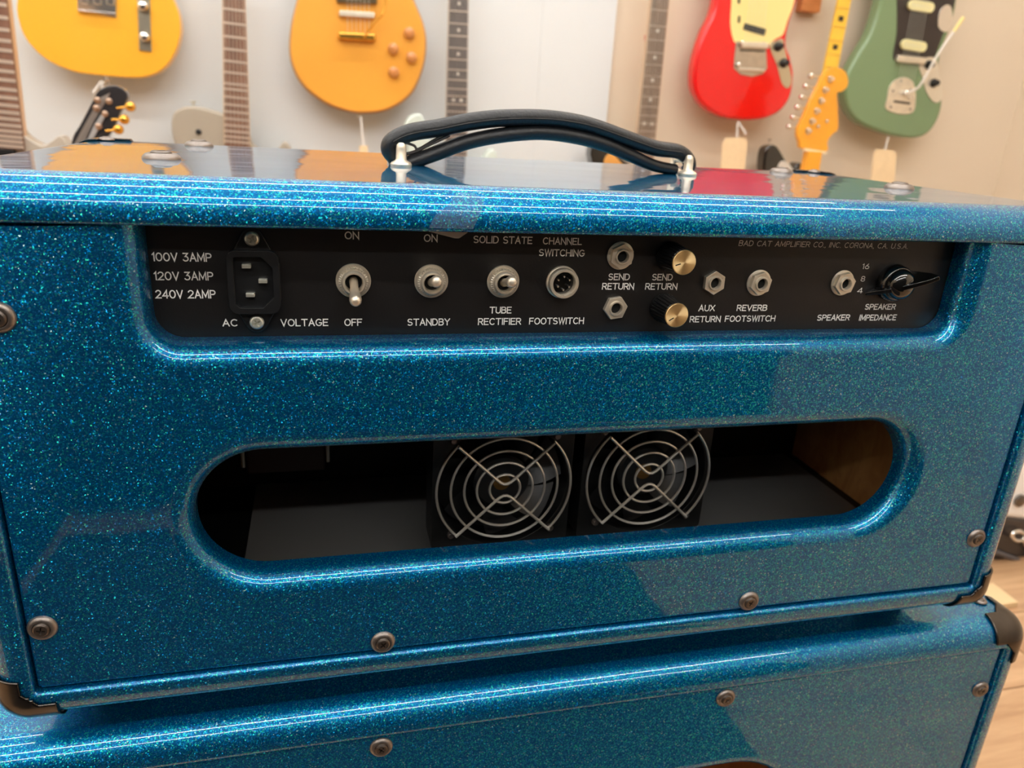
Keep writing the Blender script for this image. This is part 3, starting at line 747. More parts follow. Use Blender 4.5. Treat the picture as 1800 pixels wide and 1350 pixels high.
for sx_ in (-1, 1):
    for yy in (.045, .24):
        build(MB().lathe((sx_ * .265, yy, ZB), (0, 0, -1), [(.016, 0), (.016, .004), (.014, ZB - (CZ - .3310) - .0005), (.012, ZB - (CZ - .3310))], 20), 'rubber_foot', RUBBER, AMP)

# ------------------------------------------------------------------ speaker cabinet
CHX = .345; CZ1 = CZ - .3530; CT = .0215; CZ0 = .05 + CT; CYF = .004; CYB = .33
CAB = thing('speaker_cabinet', 'wide blue glitter speaker cabinet under the amplifier head', 'speaker cabinet', (0, .16, 0))
shell('cabinet_shell', CAB, -CHX, CHX, CZ0, CZ1, CT, CYF - .003, CYB, .018, GLIT)
ctop = CZ - .4305; OR2 = .06; cl, cr_ = -.185, .190
oval2 = arc(cl + OR2, ctop - OR2, OR2, 90, 270, 24) + arc(cr_ - OR2, ctop - OR2, OR2, 270, 450, 24)
back_panel('back_panel', CAB, (-CHX + .0008, CHX - .0008, CZ0 + .0008, CZ1 - .0008), None, [oval2], CYF, .0165, .0112, GLIT)
lin_ = MB().box(-CHX + .0003, -CHX + .003, CYF + .0175, CYB - .02, CZ0 + .001, CZ1 - .001).box(CHX - .003, CHX - .0003, CYF + .0175, CYB - .02, CZ0 + .001, CZ1 - .001)
lin_.box(-CHX + .003, CHX - .003, CYB - .034, CYB - .020, CZ0 + .001, CZ1 - .001).box(-CHX + .003, CHX - .003, CYF + .0175, CYB - .034, CZ0 + .0003, CZ0 + .003)
build(lin_, 'inner_lining', grainmat('orange_plywood', (196, 118, 62), (222, 146, 84), (4, 60, 25), .6), CAB, smooth=False, label='bare orange plywood inside')
for x_, z_, an in ((-.3270, -.3905, .2), (-.1161, -.3627, .7), (.1152, -.3630, .9), (.3357, -.3905, .4), (-.33, -.60, .3), (.33, -.60, .3)):
    cup_screw(CAB, x_, CYF - .0001, CZ + z_, an)
CO = CHX + CT; CTZ = CZ1 + CT
for sx_ in (-1, 1):
    for yy, sy in ((CYF - .003, 1), (CYB, -1)):
        corner_guard(CAB, (sx_ * CO, yy, CTZ), (-sx_, sy, -1), L=.034, w=.0155, r=.018)
        corner_guard(CAB, (sx_ * CO, yy, CZ0 - CT), (-sx_, sy, 1), L=.036, w=.018, r=.018)
        cup_screw(CAB, sx_ * CO - sx_ * .024, yy + sy * .030, CTZ + .0008, .3, .75, (-PI / 2, 0, 0))
        build(MB().lathe((sx_ * .31, .06 if sy > 0 else .27, CZ0 - CT), (0, 0, -1), [(.022, 0), (.022, .01), (.018, CZ0 - CT)], 20), 'rubber_foot', RUBBER, CAB)

# ------------------------------------------------------------------ guitars on the wall
GY = 2.0                                 # camera-plane distance of the guitar faces
def P2(pts, Y): return [(lambda p: (p.x, p.z))(at(a, b, Y)) for a, b in pts]
def slab(name, pts, Y, th, m, parent, bevel=.006, smoothk=5, **kw):
    q = P2(pts, Y)
    if smoothk: q = catmull(q, smoothk)
    y0 = Y - .352
    return build(MB().prism(q, y0, y0 + th), name, m, parent, bevel=bevel, seg=4, angle=30, **kw)
def strip(name, p0, p1, w0, w1, Y, th, m, parent, dy=0, bevel=.001, **kw):
    """tapered bar between two pixel points on plane Y; widths in metres"""
    a, b = at(*p0, Y), at(*p1, Y); d = (b - a); d.normalize(); n = Vector((-d.z, 0, d.x))
    y0 = a.y + dy
    q = [a - n * w0 / 2, a + n * w0 / 2, b + n * w1 / 2, b - n * w1 / 2]
    return build(MB().prism([(v.x, v.z) for v in q], y0, y0 + th), name, m, parent, smooth=False, bevel=bevel, **kw)
def fretboard(parent, p0, p1, w0, w1, Y, mboard, fretpx, minlay=None, inlays=(), th=.006, fm=None, fw=.0022, name='fingerboard', rel=.0022):
    """p0 = upper end, p1 = lower end (body). fretpx: fractions along"""
    fb = strip(name, p0, p1, w0, w1, Y, th, mboard, parent)
    a, b = at(*p0, Y), at(*p1, Y); L = (b - a).length; d = (b - a) / L; n = Vector((-d.z, 0, d.x))
    for f in fretpx:
        c = a + d * L * f; hw = (w0 + (w1 - w0) * f) / 2; e = d * (fw / 2)
        q = [c - n * hw - e, c + n * hw - e, c + n * hw + e, c - n * hw + e]
        build(MB().prism([(v.x, v.z) for v in q], a.y - .0012, a.y + .001), 'fret', fm or FRET, fb, smooth=False)
    for f, off, r in inlays:
        c = a + d * L * f + n * off
        if isinstance(r, tuple):
            q = [c - n * r[0] - d * r[1], c + n * r[0] - d * r[1], c + n * r[0] + d * r[1], c - n * r[0] + d * r[1]]
            build(MB().prism([(v.x, v.z) for v in q], a.y - .0006, a.y + .001), 'inlay', minlay, fb, smooth=False)
        else:
            build(MB().lathe((c.x, a.y, c.z), (0, -1, 0), [(r, -.001), (r, .0006)], 16), 'inlay', minlay, fb)
    return fb
def neckstrings(parent, p0, p1, w0, w1, Y, n=6, dy=-.004, m=None):
    a, b = at(*p0, Y), at(*p1, Y); d = (b - a).normalized(); nn = Vector((-d.z, 0, d.x))
    for i in range(n):
        t = i / (n - 1) - .5
        pa = a + nn * w0 * t; pb = b + nn * w1 * t; pa.y += dy; pb.y += dy
        build(MB().tube([pa, pb], .0005, 5), 'string', m or STEEL, parent)
FRET = mat('fret_wire', (232, 214, 198), .35, .6)
ROSE = grainmat('rosewood', (112, 78, 62), (140, 100, 80), (60, 60, 6), .55)
EBONY = mat('ebony', (84, 74, 74), .5, noise=.15)
BROWNFB = grainmat('brown_board', (108, 88, 74), (134, 110, 92), (60, 60, 6), .5)
MAPLE = mat('amber_maple', (246, 168, 40), .3, coat=.6, noise=.05, nscale=20)
MAPLE2 = mat('yellow_maple', (244, 196, 62), .3, coat=.5, noise=.05, nscale=20)
PEARL = mat('pearl', (214, 206, 196), .3)
KNOBCH = CHROME
TAGM = mat('tag_paper', (242, 214, 172), .8, noise=.04, nscale=200)
ZIP = mat('zip_tie', (232, 228, 222), .4)

def lowneck(parent, px, py, tx, ty, w, Y, m):
    strip('neck', (px, py), (tx, ty), w, w * .85, Y, .02, m, parent, dy=.006)

# 1 yellow single-cut
g = thing('electric_guitar', 'butterscotch yellow electric guitar with a silver bridge plate, hanging at the left of the wall', 'guitar', at(180, 130, GY), 'guitars hanging on the wall')
YEL = mat('butterscotch', (250, 184, 54), .3, coat=.5)
slab('body', [(30, 0), (33, 38), (48, 72), (82, 105), (130, 126), (180, 133), (215, 136), (250, 136), (278, 127), (298, 109), (311, 84), (317, 56), (314, 24), (300, -10), (272, -70), (268, -120), (300, -170), (290, -205), (262, -196), (232, -165), (205, -165), (200, -235), (150, -262), (80, -250), (45, -210), (52, -150), (66, -100), (48, -50)], GY, .044, YEL, g, bevel=.005)
bp_ = strip('bridge_plate', (172, -75), (171, 24), .075, .077, GY, .004, CHROME, g, dy=-.0035)
for k in range(3):
    x_ = 150 + 23 * k
    strip('saddle', (x_, -14 + k), (x_, 8 + k), .016, .016, GY, .008, CHROME, bp_, dy=-.011, bevel=.002)
strip('bridge_lip', (139, 19), (204, 25), .004, .004, GY, .008, CHROME, bp_, dy=-.009)
cp = strip('control_plate', (249, -110), (256, 90), .026, .026, GY, .003, mat('plate_nickel', (205, 196, 175), .3, 1), g, dy=-.003, bevel=.001)
for kx_, ky_ in ((253, 12), (256, 66)):
    p = at(kx_, ky_, GY); build(MB().lathe((p.x, p.y - .003, p.z), (0, -1, 0), [(.0105, 0), (.0105, .012), (.0095, .016), (.006, .018)], 20), 'knob', CHROME, cp)
p = at(184, 136, GY); build(MB().lathe((p.x, p.y + .02, p.z), (0, 0, -1), [(.004, -.004), (.004, .006), (.007, .008), (.007, .011)], 14), 'strap_button', CHROME, g)
lowneck(g, 218, -160, 210, -780, .056, GY, MAPLE2)

# zip tie hanging from it
def ziptie(parts, label, tagpts=None, tagname='price_tag'):
    t = thing(tagname, label, 'tag', at(*parts[0][0], GY - .02))
    for a, b in parts: strip('plastic_tie', a, b, .004, .006, GY - .03, .0015, ZIP, t, bevel=0)
    if tagpts: slab('paper_tag', tagpts, GY - .035, .0012, TAGM, t, bevel=.0003, smoothk=0)
    return t
ziptie([((178, 142), (163, 163)), ((180, 142), (178, 172))], 'white plastic loop tie hanging under the yellow guitar', tagname='plastic_tag')

# 2 greige guitar at the left edge
g = thing('electric_guitar', 'greige guitar with rosewood fretboard and wide pale frets, at the far left', 'guitar', at(10, 262, 1.7), 'guitars low along the wall')
GREI = mat('greige_gloss', (196, 186, 172), .25, coat=.4)
slab('body', [(-60, 250), (-34, 235), (26, 208), (31, 222), (42, 238), (60, 250), (75, 256), (88, 250), (96, 244), (104, 239), (113, 246), (118, 262), (120, 300), (100, 380), (-10, 400), (-80, 330)], 1.7, .042, GREI, g, bevel=.008)
fr = [.06 + .9 * (1 - (1 - k / 22) ** 1.25) for k in range(23)]
fretboard(g, (-22, -60), (13, 262), .046, .056, 1.69, ROSE, [(yy + 60) / 322 for yy in (-45, -22, 2, 24, 45, 64, 81, 101, 118, 134, 151, 166, 180, 193, 205, 217, 228, 238, 247, 256)], fw=.0062, th=.01)
strip('neck', (-21, -60), (14, 262), .052, .062, 1.7, .018, mat('pale_neck', (222, 184, 146), .4), g, dy=0)
slab('pickup', [(-30, 262), (24, 262), (28, 276), (-30, 276)], 1.69, .01, BLKPLAST, g, smoothk=0, bevel=.002)

# 3 black headstock with gold tuners on a floor stand
HY_ = 1.55
g = thing('electric_guitar', 'black guitar, its leaning headstock with gold tuning pegs under the yellow guitar', 'guitar', at(150, 300, HY_))
hs_b = slab('headstock', [(128, 262), (128, 240), (140, 220), (160, 182), (172, 160), (188, 151), (208, 151), (222, 161), (224, 174), (212, 196), (200, 224), (186, 246), (165, 264)], HY_, .016, mat('black_lacquer', (52, 50, 52), .15, coat=1), g, bevel=.002, smoothk=3)
slab('edge_binding', [(126, 262), (150, 218), (176, 172), (194, 163), (190, 172), (166, 212), (142, 262)], HY_, .003, mat('silver_edge', (176, 166, 158), .3, .6), g, bevel=.0006, smoothk=0).location.y -= .0015
slab('truss_cover', [(146, 262), (164, 222), (178, 200), (184, 206), (166, 240), (156, 262)], HY_ - .004, .003, mat('grey_cover', (168, 166, 166), .3), g, bevel=.0006, smoothk=0)
nk = at(150, 262, HY_); DN = mat('dark_neck', (60, 44, 36), .3, coat=.4)
def stand_body(g, nk, dx, m, ne):
    y_ = nk.y; bx = nk.x + dx; bz = .46
    ol_ = [(bx - .03, bz), (bx - .10, bz + .03), (bx - .145, bz - .03), (bx - .125, bz - .13), (bx - .165, bz - .25), (bx - .15, .07), (bx - .07, .006), (bx, .0015), (bx + .07, .006), (bx + .15, .07), (bx + .165, bz - .25), (bx + .125, bz - .13), (bx + .145, bz - .03), (bx + .10, bz + .03), (bx + .03, bz)]
    build(MB().prism(catmull(ol_, 4), y_, y_ + .042), 'body', m, g, bevel=.008, seg=3, angle=30)
    build(MB().prism([(nk.x - .022, nk.z), (nk.x + .022, nk.z), (bx + .028, bz - .05), (bx - .028, bz - .05)], y_ - .004, y_ + .018), 'neck', ne, g, smooth=False, bevel=.002)
stand_body(g, nk, -.10, BLKGLOSS, DN)
for (ax, ay), (bx2, by2) in (((205, 190), (224, 188)), ((196, 210), (213, 210)), ((186, 230), (203, 228))):
    a, b = at(ax, ay, HY_), at(bx2, by2, HY_)
    o = build(MB().tube([a, b], .0022, 8), 'tuning_post', GOLDM, g)
    d_ = (b - a).normalized()
    build(MB().lathe(b, d_, [(.001, -.004), (.006, -.002), (.0085, .003), (.0085, .008), (.006, .012), (.001, .014)], 16), 'peg_button', GOLDM, o)
for ax, ay in ((172, 176), (170, 190), (192, 178), (185, 200), (174, 222)):
    a = at(ax, ay, HY_); build(MB().lathe(a, (0, -1, 0), [(.0055, 0), (.0055, .004), (.003, .006)], 14), 'peg_bushing', mat('rose_brass', (178, 150, 130), .35, .8) if 'rose_brass' not in bpy.data.materials else bpy.data.materials['rose_brass'], g)

# 4 grey tele-shape with rosewood neck
g = thing('electric_guitar', 'grey guitar with brown fretted neck, low between the yellow and golden guitars', 'guitar', at(415, 262, GY), 'guitars low along the wall')
GRY = mat('warm_grey', (172, 162, 146), .4)
slab('body', [(308, 262), (303, 240), (301, 215), (306, 198), (320, 189), (338, 187), (358, 190), (385, 198), (400, 204), (420, 215), (438, 240), (446, 256), (470, 268), (488, 262), (498, 250), (508, 256), (512, 275), (500, 330), (540, 420), (500, 520), (330, 520), (285, 430), (315, 330)], GY, .045, GRY, g, bevel=.008)
p = at(349, 232, GY); build(MB().lathe((p.x, p.y, p.z), (0, -1, 0), [(.007, -.001), (.0065, .002), (.004, .003)], 18), 'body_knob', BLKPLAST, g)
p = at(338, 186, GY); build(MB().lathe((p.x, p.y + .02, p.z), (0, 0, 1), [(.003, -.002), (.003, .006), (.0065, .008), (.0065, .011)], 14), 'strap_button', STEEL, g)
strip('neck', (410, -60), (417, 256), .047, .060, GY, .02, mat('neck_edge', (214, 190, 160), .4), g, dy=-.008)
fretboard(g, (410, -60), (417, 258), .044, .056, GY - .01, ROSE, [(yy + 60) / 318 for yy in (-38, -13, 13, 37, 60, 82, 103, 123, 143, 153, 167, 181, 194, 207, 219, 230, 240, 249)], fw=.0045)
for o in list(g.children):
    pass
neckstrings(g, (410, -60), (417, 256), .036, .046, GY - .012)

# 5 golden single-cut with four knobs
g = thing('electric_guitar', 'golden amber single-cut guitar with four knobs and gold tailpiece', 'guitar', at(640, 190, GY), 'guitars hanging on the wall')
AMB = mat('amber_top', (240, 170, 66), .3, coat=.7, noise=.06, nscale=5)
slab('back_rim', [(524, -10), (512, 40), (508, 85), (515, 122), (535, 155), (572, 183), (607, 196), (640, 200), (682, 194), (722, 168), (742, 128), (750, 85), (746, 45), (726, -6), (706, -60), (712, -110), (735, -150), (720, -175), (690, -160), (668, -135), (640, -190), (590, -215), (535, -195), (515, -150), (522, -100), (538, -60)], GY + .006, .044, mat('cream_binding', (196, 150, 96), .4), g, bevel=.003)
bt = slab('body', [(527, -10), (515, 40), (511, 85), (518, 121), (538, 153), (574, 180), (608, 193), (640, 197), (681, 191), (719, 166), (739, 127), (747, 85), (743, 45), (723, -6), (703, -60), (709, -110), (731, -150), (718, -171), (690, -157), (668, -131), (640, -186), (590, -211), (538, -191), (518, -150), (525, -100), (541, -60)], GY - .002, .012, AMB, g, bevel=.006)
def boxpx(name, m, parent, x0, x1, y0, y1, th, dy, bevel=.002, sh=0, **kw):
    """bar outline in photo pixels, sheared by sh px"""
    q = [(x0, y0), (x1, y0 + sh), (x1, y1 + sh), (x0, y1)]
    y_ = GY - .352 + dy
    return build(MB().prism(P2(q, GY), y_ - th, y_), name, m, parent, bevel=bevel, angle=30, **kw)
boxpx('pickup', mat('nickel_cover', (120, 104, 78), .3, .8), g, 592, 662, -22, 5, .010, -.002, sh=3)
boxpx('bridge', NICKEL, g, 596, 658, 19, 29, .012, -.002, sh=4)
boxpx('tailpiece', GOLDM, g, 594, 660, 56, 70, .016, -.002, .005, sh=4)
for kx_, ky_ in ((719, 58), (691, 86), (723, 101), (692, 127)):
    p = at(kx_, ky_, GY); build(MB().lathe((p.x, p.y - .002, p.z), (0, -1, 0), [(.0135, 0), (.0125, .004), (.0115, .013), (.0085, .015)], 20), 'knob', mat('amber_knob', (206, 138, 78), .3, coat=.5) if 'amber_knob' not in bpy.data.materials else bpy.data.materials['amber_knob'], g)
wire = [at(680, -10, GY - .04), at(677, 10, GY - .04), at(672, 26, GY - .04), at(662, 36, GY - .035), at(652, 48, GY - .03), at(640, 66, GY - .02)]
build(MB().tube(catmull(wire, 4, closed=False), .0022, 8), 'vibrato_arm', GOLDM, g)
neckstrings(g, (628, -150), (630, 60), .046, .05, GY - .008)
lowneck(g, 625, -150, 620, -780, .054, GY, EBONY)
p = at(632, 199, GY); build(MB().lathe((p.x, p.y + .02, p.z), (0, 0, -1), [(.003, -.004), (.003, .005), (.006, .007), (.006, .01)], 12), 'strap_button', STEEL, g)
ziptie([((634, 205), (640, 262))], 'pale paper tag on a clear tie under the golden guitar', [(632, 256), (646, 256), (650, 300), (630, 300)])

# 6 dark fretboard with pearl dots, pale mint body
g = thing('electric_guitar', 'pale mint guitar, its dark dotted fretboard rising behind the left of the handle', 'guitar', at(803, 280, GY), 'guitars low along the wall')
MINT = mat('pale_mint', (214, 226, 218), .35, coat=.3)
slab('body', [(716, 262), (710, 225), (720, 204), (738, 200), (748, 214), (758, 250), (790, 280), (822, 284), (846, 282), (856, 268), (866, 262), (874, 272), (872, 300), (860, 360), (890, 450), (860, 520), (720, 520), (690, 440), (715, 350)], GY, .042, MINT, g, bevel=.012)
fretboard(g, (808, -60), (802, 280), .042, .054, GY - .008, EBONY, [(yy + 60) / 340 for yy in (-40, -8, 15, 36, 57, 78, 98, 116, 134, 150, 163, 178, 191, 203, 215, 227, 238, 248, 257, 265, 273)], PEARL, [((2 + 60) / 340, 0, .0042), ((47 + 60) / 340, 0, .0042), ((88 + 60) / 340, 0, .0042), ((123 + 60) / 340, 0, .0042), ((170 + 60) / 340, -.010, .0042), ((170 + 60) / 340, .010, .0042)], fw=.0024)
strip('neck', (808, -60), (802, 280), .046, .058, GY, .02, mat('neck_grey', (206, 196, 184), .4), g, dy=0)
neckstrings(g, (808, -60), (802, 280), .034, .044, GY - .010)

# 7 brown neck, black sunburst body
g = thing('electric_guitar', 'black and amber guitar, its brown dotted neck rising behind the right of the handle', 'guitar', at(1130, 285, GY), 'guitars low along the wall')
slab('body', [(1040, 300), (1038, 270), (1044, 252), (1060, 250), (1080, 268), (1110, 290), (1140, 298), (1160, 296), (1168, 310), (1160, 400), (1190, 500), (1010, 500), (1020, 400)], GY, .042, BLKGLOSS, g, bevel=.01)
slab('amber_centre', [(1062, 305), (1062, 282), (1070, 270), (1080, 272), (1094, 288), (1110, 300), (1120, 330), (1060, 340)], GY - .001, .005, mat('amber_burst', (222, 160, 82), .3), g, bevel=.0015, label='amber centre of the black top')
fretboard(g, (1168, -60), (1132, 285), .043, .053, GY - .008, BROWNFB, [(yy + 60) / 345 for yy in (-30, 13, 40, 64, 86, 107, 127, 146, 164, 182, 198, 213, 227, 240, 252, 263)], PEARL, [((48 + 60) / 345, 0, .0046), ((94 + 60) / 345, 0, .0046), ((134 + 60) / 345, 0, .0046), ((169 + 60) / 345, 0, .0046), ((213 + 60) / 345, -.011, .0044), ((213 + 60) / 345, .011, .0044)], fw=.0012)
strip('neck', (1168, -60), (1132, 285), .047, .057, GY, .02, mat('neck_tan', (206, 178, 150), .4), g, dy=0)
neckstrings(g, (1165, -60), (1130, 285), .034, .044, GY - .010)
slab('red_ribbon', [(1133, 62), (1143, 62), (1138, 118), (1135, 118)], GY + .02, .002, mat('ribbon_red', (206, 44, 44), .6), None, bevel=0, smoothk=0)
tag(bpy.data.objects['red_ribbon'], 'thin red ribbon behind the left edge of the brown dotted neck', 'ribbon')

# 8 red guitar with cream pickguard
g = thing('electric_guitar', 'bright red guitar with a cream pickguard and silver vibrato plate', 'guitar', at(1310, 208, GY), 'guitars hanging on the wall')
RED = mat('race_red', (226, 8, 12), .25, coat=.6)
slab('body', [(1262, -20), (1254, 22), (1238, 55), (1225, 95), (1219, 135), (1224, 166), (1242, 190), (1272, 206), (1310, 211), (1346, 208), (1374, 194), (1391, 168), (1396, 132), (1391, 102), (1383, 78), (1388, 44), (1402, 0), (1412, -60), (1425, -110), (1408, -150), (1385, -140), (1365, -95), (1330, -90), (1300, -150), (1270, -165), (1255, -130), (1264, -70)], GY, .042, RED, g, bevel=.010)
CREAM = mat('cream_plastic', (247, 226, 150), .35)
pg = slab('pickguard', [(1288, -60), (1286, 0), (1284, 40), (1288, 66), (1295, 76), (1320, 78), (1348, 80), (1356, 74), (1366, 67), (1377, 60), (1384, 38), (1396, 4), (1400, -50), (1360, -85), (1320, -80)], GY - .001, .003, CREAM, g, bevel=.0006, smoothk=3)
q_ = strip('pickup', (1308, 46), (1346, 57), .017, .017, GY - .003, .008, BLKPLAST, pg, bevel=.002)
vp_ = slab('vibrato_plate', [(1294, 73), (1346, 74), (1347, 90), (1349, 120), (1341, 130), (1322, 135), (1302, 131), (1290, 120), (1291, 100)], GY - .002, .004, mat('brushed_chrome', (196, 184, 170), .25, .85, noise=.1, nscale=80), g, bevel=.001, smoothk=0)
boxpx('bridge', NICKEL, g, 1299, 1346, 74, 84, .012, -.004, sh=2)
for kx_, ky_ in ((1303, 76), (1296, 114)):
    p = at(kx_, ky_, GY); build(MB().lathe((p.x, p.y - .003, p.z), (0, -1, 0), [(.006, 0), (.006, .008), (.004, .010)], 16), 'post', CHROME, vp_)
cp = slab('control_plate', [(1352, 80), (1362, 72), (1376, 68), (1379, 82), (1386, 110), (1392, 138), (1389, 152), (1381, 154), (1373, 143), (1366, 115)], GY - .002, .003, mat('control_chrome', (204, 194, 170), .25, .9), g, bevel=.0006, smoothk=2)
for kx_, ky_ in ((1367, 82), (1377, 111)):
    p = at(kx_, ky_, GY); build(MB().lathe((p.x, p.y - .003, p.z), (0, -1, 0), [(.0125, 0), (.012, .003), (.0085, .006), (.008, .016), (.006, .018)], 20), 'knob', BLKPLAST, cp)
strip('string_bar', (1297, 121), (1346, 124), .010, .010, GY - .005, .008, CHROME, vp_, bevel=.003)
strip('plate_slot', (1300, 88), (1344, 90), .004, .004, GY - .003, .002, BLKPLAST, vp_, bevel=0)
for yy in (0, 34): strip('slide_switch', (1300, yy - 6), (1299, yy + 6), .006, .006, GY - .003, .004, BLKPLAST, pg, bevel=0)
lowneck(g, 1342, -80, 1370, -780, .054, GY, ROSE)
neckstrings(g, (1342, -80), (1322, 84), .046, .052, GY - .010)
ziptie([((1298, 214), (1312, 236)), ((1297, 216), (1295, 250))], 'cream paper price tag with clipped corners below the red guitar', [(1276, 242), (1310, 242), (1314, 250), (1309, 300), (1304, 340), (1264, 336), (1270, 252)])

# 9 black guitar with amber block-inlay neck, behind the headstock
g = thing('electric_guitar', 'black and white guitar with black block inlays on its yellow neck', 'guitar', at(1400, 300, GY), 'guitars low along the wall')
slab('body', [(1343, 320), (1342, 290), (1346, 264), (1356, 255), (1366, 257), (1374, 268), (1384, 284), (1396, 292), (1404, 286), (1412, 290), (1420, 310), (1440, 340), (1450, 400), (1480, 500), (1320, 500), (1335, 400)], GY + .01, .042, BLKGLOSS, g, bevel=.008)
slab('pickguard', [(1364, 320), (1368, 292), (1376, 283), (1386, 287), (1396, 300), (1408, 312), (1410, 340), (1364, 340)], GY + .008, .003, mat('white_guard', (232, 230, 222), .35), g, bevel=.0006)
fretboard(g, (1497, -60), (1432, 262), .040, .05, GY + .002, MAPLE2, [(yy + 60) / 322 for yy in (-20, 10, 42, 66, 90, 112, 134)], mat('black_inlay', (40, 34, 28), .4), [((28 + 60) / 322, 0, (.0075, .0065)), ((77 + 60) / 322, 0, (.0075, .0065)), ((118 + 60) / 322, 0, (.0075, .0065))], fw=.0012, fm=mat('dull_fret', (206, 160, 70), .4))
p = at(1359, 250, GY); build(MB().lathe((p.x, p.y + .02, p.z), (0, 0, 1), [(.003, -.004), (.003, .004), (.006, .006), (.006, .009)], 12), 'strap_button', CHROME, g)
hb = thing('wall_hanger', 'small wooden guitar hanger block above the amber headstock', 'hanger', at(1437, 0, 2.09))
a, b = at(1425, -40, 2.05), at(1449, 21, 2.05)
build(MB().box(a.x, b.x, WY - .03, WY, b.z, a.z), 'hanger_block', grainmat('cherry', (190, 116, 60), (214, 140, 80), (8, 8, 40), .5), hb, bevel=.002)
build(MB().tube([at(1440, -12, 2.08), at(1445, -12, 1.97), at(1462, -16, 1.95)], .005, 8), 'hanger_yoke', BLKPLAST, hb)

# 10 amber headstock with six chrome tuners, in front
HQ = 1.82
g = thing('electric_guitar', 'amber maple guitar, its headstock with six chrome tuners between red and green guitars', 'guitar', at(1430, 330, HQ))
hs = slab('headstock', [(1411, 262), (1406, 250), (1402, 236), (1404, 224), (1412, 208), (1424, 180), (1438, 152), (1449, 130), (1460, 121), (1474, 119), (1486, 126), (1491, 140), (1489, 153), (1480, 161), (1472, 164), (1473, 185), (1474, 210), (1473, 228), (1462, 238), (1455, 250), (1453, 266)], HQ, .014, MAPLE, g, bevel=.002, smoothk=4)
strip('nut', (1413, 263), (1452, 269), .007, .007, HQ, .008, mat('bone', (246, 224, 184), .4), g, dy=-.003)
nk = at(1432, 266, HQ); stand_body(g, nk, .0, MAPLE, MAPLE)
for k, (tx, ty) in enumerate(((1459, 139), (1450, 158), (1443, 177), (1435, 195), (1427, 213), (1420, 230))):
    a = at(tx, ty, HQ)
    o = build(MB().lathe(a, (0, -1, 0), [(.0078, 0), (.0078, .002), (.0045, .003), (.0045, .012), (.004, .013)], 16), 'tuning_post', CHROME, g)
    c = at(tx - 14, ty - 4, HQ); c.y += .012; e_ = at(tx - 25, ty - 6, HQ); e_.y += .012
    build(MB().tube([c, e_], .0022, 8), 'tuner_shaft', CHROME, o)
    dd = (e_ - c).normalized()
    build(MB().lathe(e_, dd, [(.002, -.002), (.006, 0), (.0078, .004), (.0075, .009), (.004, .012)], 14), 'tuner_button', CHROME, o)
for tx, ty in ((1452, 213), (1437, 222)):
    build(MB().lathe(at(tx, ty, HQ), (0, -1, 0), [(.004, 0), (.004, .005), (.002, .006)], 12), 'string_guide', CHROME, hs)

# 11 green offset guitar
g = thing('electric_guitar', 'sage green guitar with black pickguard, two cream pickups and a white vibrato arm', 'guitar', at(1590, 240, GY), 'guitars hanging on the wall')
GRN = mat('sage_green', (116, 142, 102), .25, coat=.6)
slab('body', [(1550, -20), (1543, 20), (1528, 62), (1506, 98), (1491, 128), (1486, 155), (1492, 190), (1512, 216), (1548, 232), (1578, 240), (1606, 243), (1630, 236), (1648, 214), (1657, 184), (1657, 150), (1652, 122), (1656, 90), (1670, 55), (1681, 15), (1688, -30), (1710, -85), (1700, -130), (1670, -130), (1640, -85), (1600, -90), (1575, -150), (1545, -165), (1530, -130), (1545, -70)], GY, .042, GRN, g, bevel=.010)
pg = slab('pickguard', [(1577, -60), (1577, 20), (1576, 60), (1570, 95), (1574, 107), (1600, 112), (1625, 114), (1642, 102), (1650, 82), (1662, 50), (1676, 15), (1680, -40), (1640, -75), (1600, -75)], GY - .001, .003, mat('guard_black', (50, 42, 40), .3), g, bevel=.0006, smoothk=3)
AGC = mat('aged_cream', (236, 228, 172), .35)
for x_, y_ in ((1617, 11), (1604, 80)):
    a_, b_ = at(x_ - 15, y_ - 2, GY - .003), at(x_ + 15, y_ + 3, GY - .003); d_ = (b_ - a_).normalized(); n_ = Vector((-d_.z, 0, d_.x)); rr_ = .0135; pl_ = []
    for c_, s0 in ((b_, -90), (a_, 90)):
        for k in range(9):
            an = math.radians(s0 + 180 * k / 8); v = c_ + d_ * math.cos(an) * rr_ + n_ * math.sin(an) * rr_; pl_.append((v.x, v.z))
    o = build(MB().prism(pl_, a_.y - .009, a_.y + .001), 'pickup', AGC, pg, bevel=.002, angle=30)
    for k in range(6):
        c_ = a_ + (b_ - a_) * (k / 5)
        build(MB().lathe((c_.x, a_.y - .009, c_.z), (0, -1, 0), [(.0022, 0), (.0022, .0006)], 8), 'pole_piece', STEEL, o)
strip('bridge', (1574, 103), (1624, 108), .018, .018, GY - .002, .014, NICKEL, g, dy=-.012, bevel=.004)
vb = slab('vibrato_plate', [(1560, 172), (1563, 155), (1572, 142), (1584, 136), (1596, 137), (1606, 146), (1610, 165), (1608, 192), (1598, 200), (1575, 199), (1557, 190)], GY - .002, .004, NICKEL, g, bevel=.0008, smoothk=3)
for sx_, sy_ in ((1570, 160), (1600, 158), (1566, 188), (1600, 192), (1584, 142)):
    q_ = at(sx_, sy_, GY - .002); build(MB().lathe(q_, (0, -1, 0), [(.0035, 0), (.0035, .001), (.002, .002)], 12), 'plate_screw', SCREWM, vb)
strip('string_slot', (1571, 178), (1600, 182), .006, .006, GY - .0025, .002, BLKPLAST, vb, bevel=0)
strip('slide_button', (1596, 171), (1608, 172), .008, .008, GY - .004, .006, CHROME, vb, bevel=.002)
p = at(1590, 164, GY); build(MB().lathe((p.x, p.y - .003, p.z), (0, -1, 0), [(.009, 0), (.009, .010), (.005, .013)], 18), 'collet', CHROME, vb)
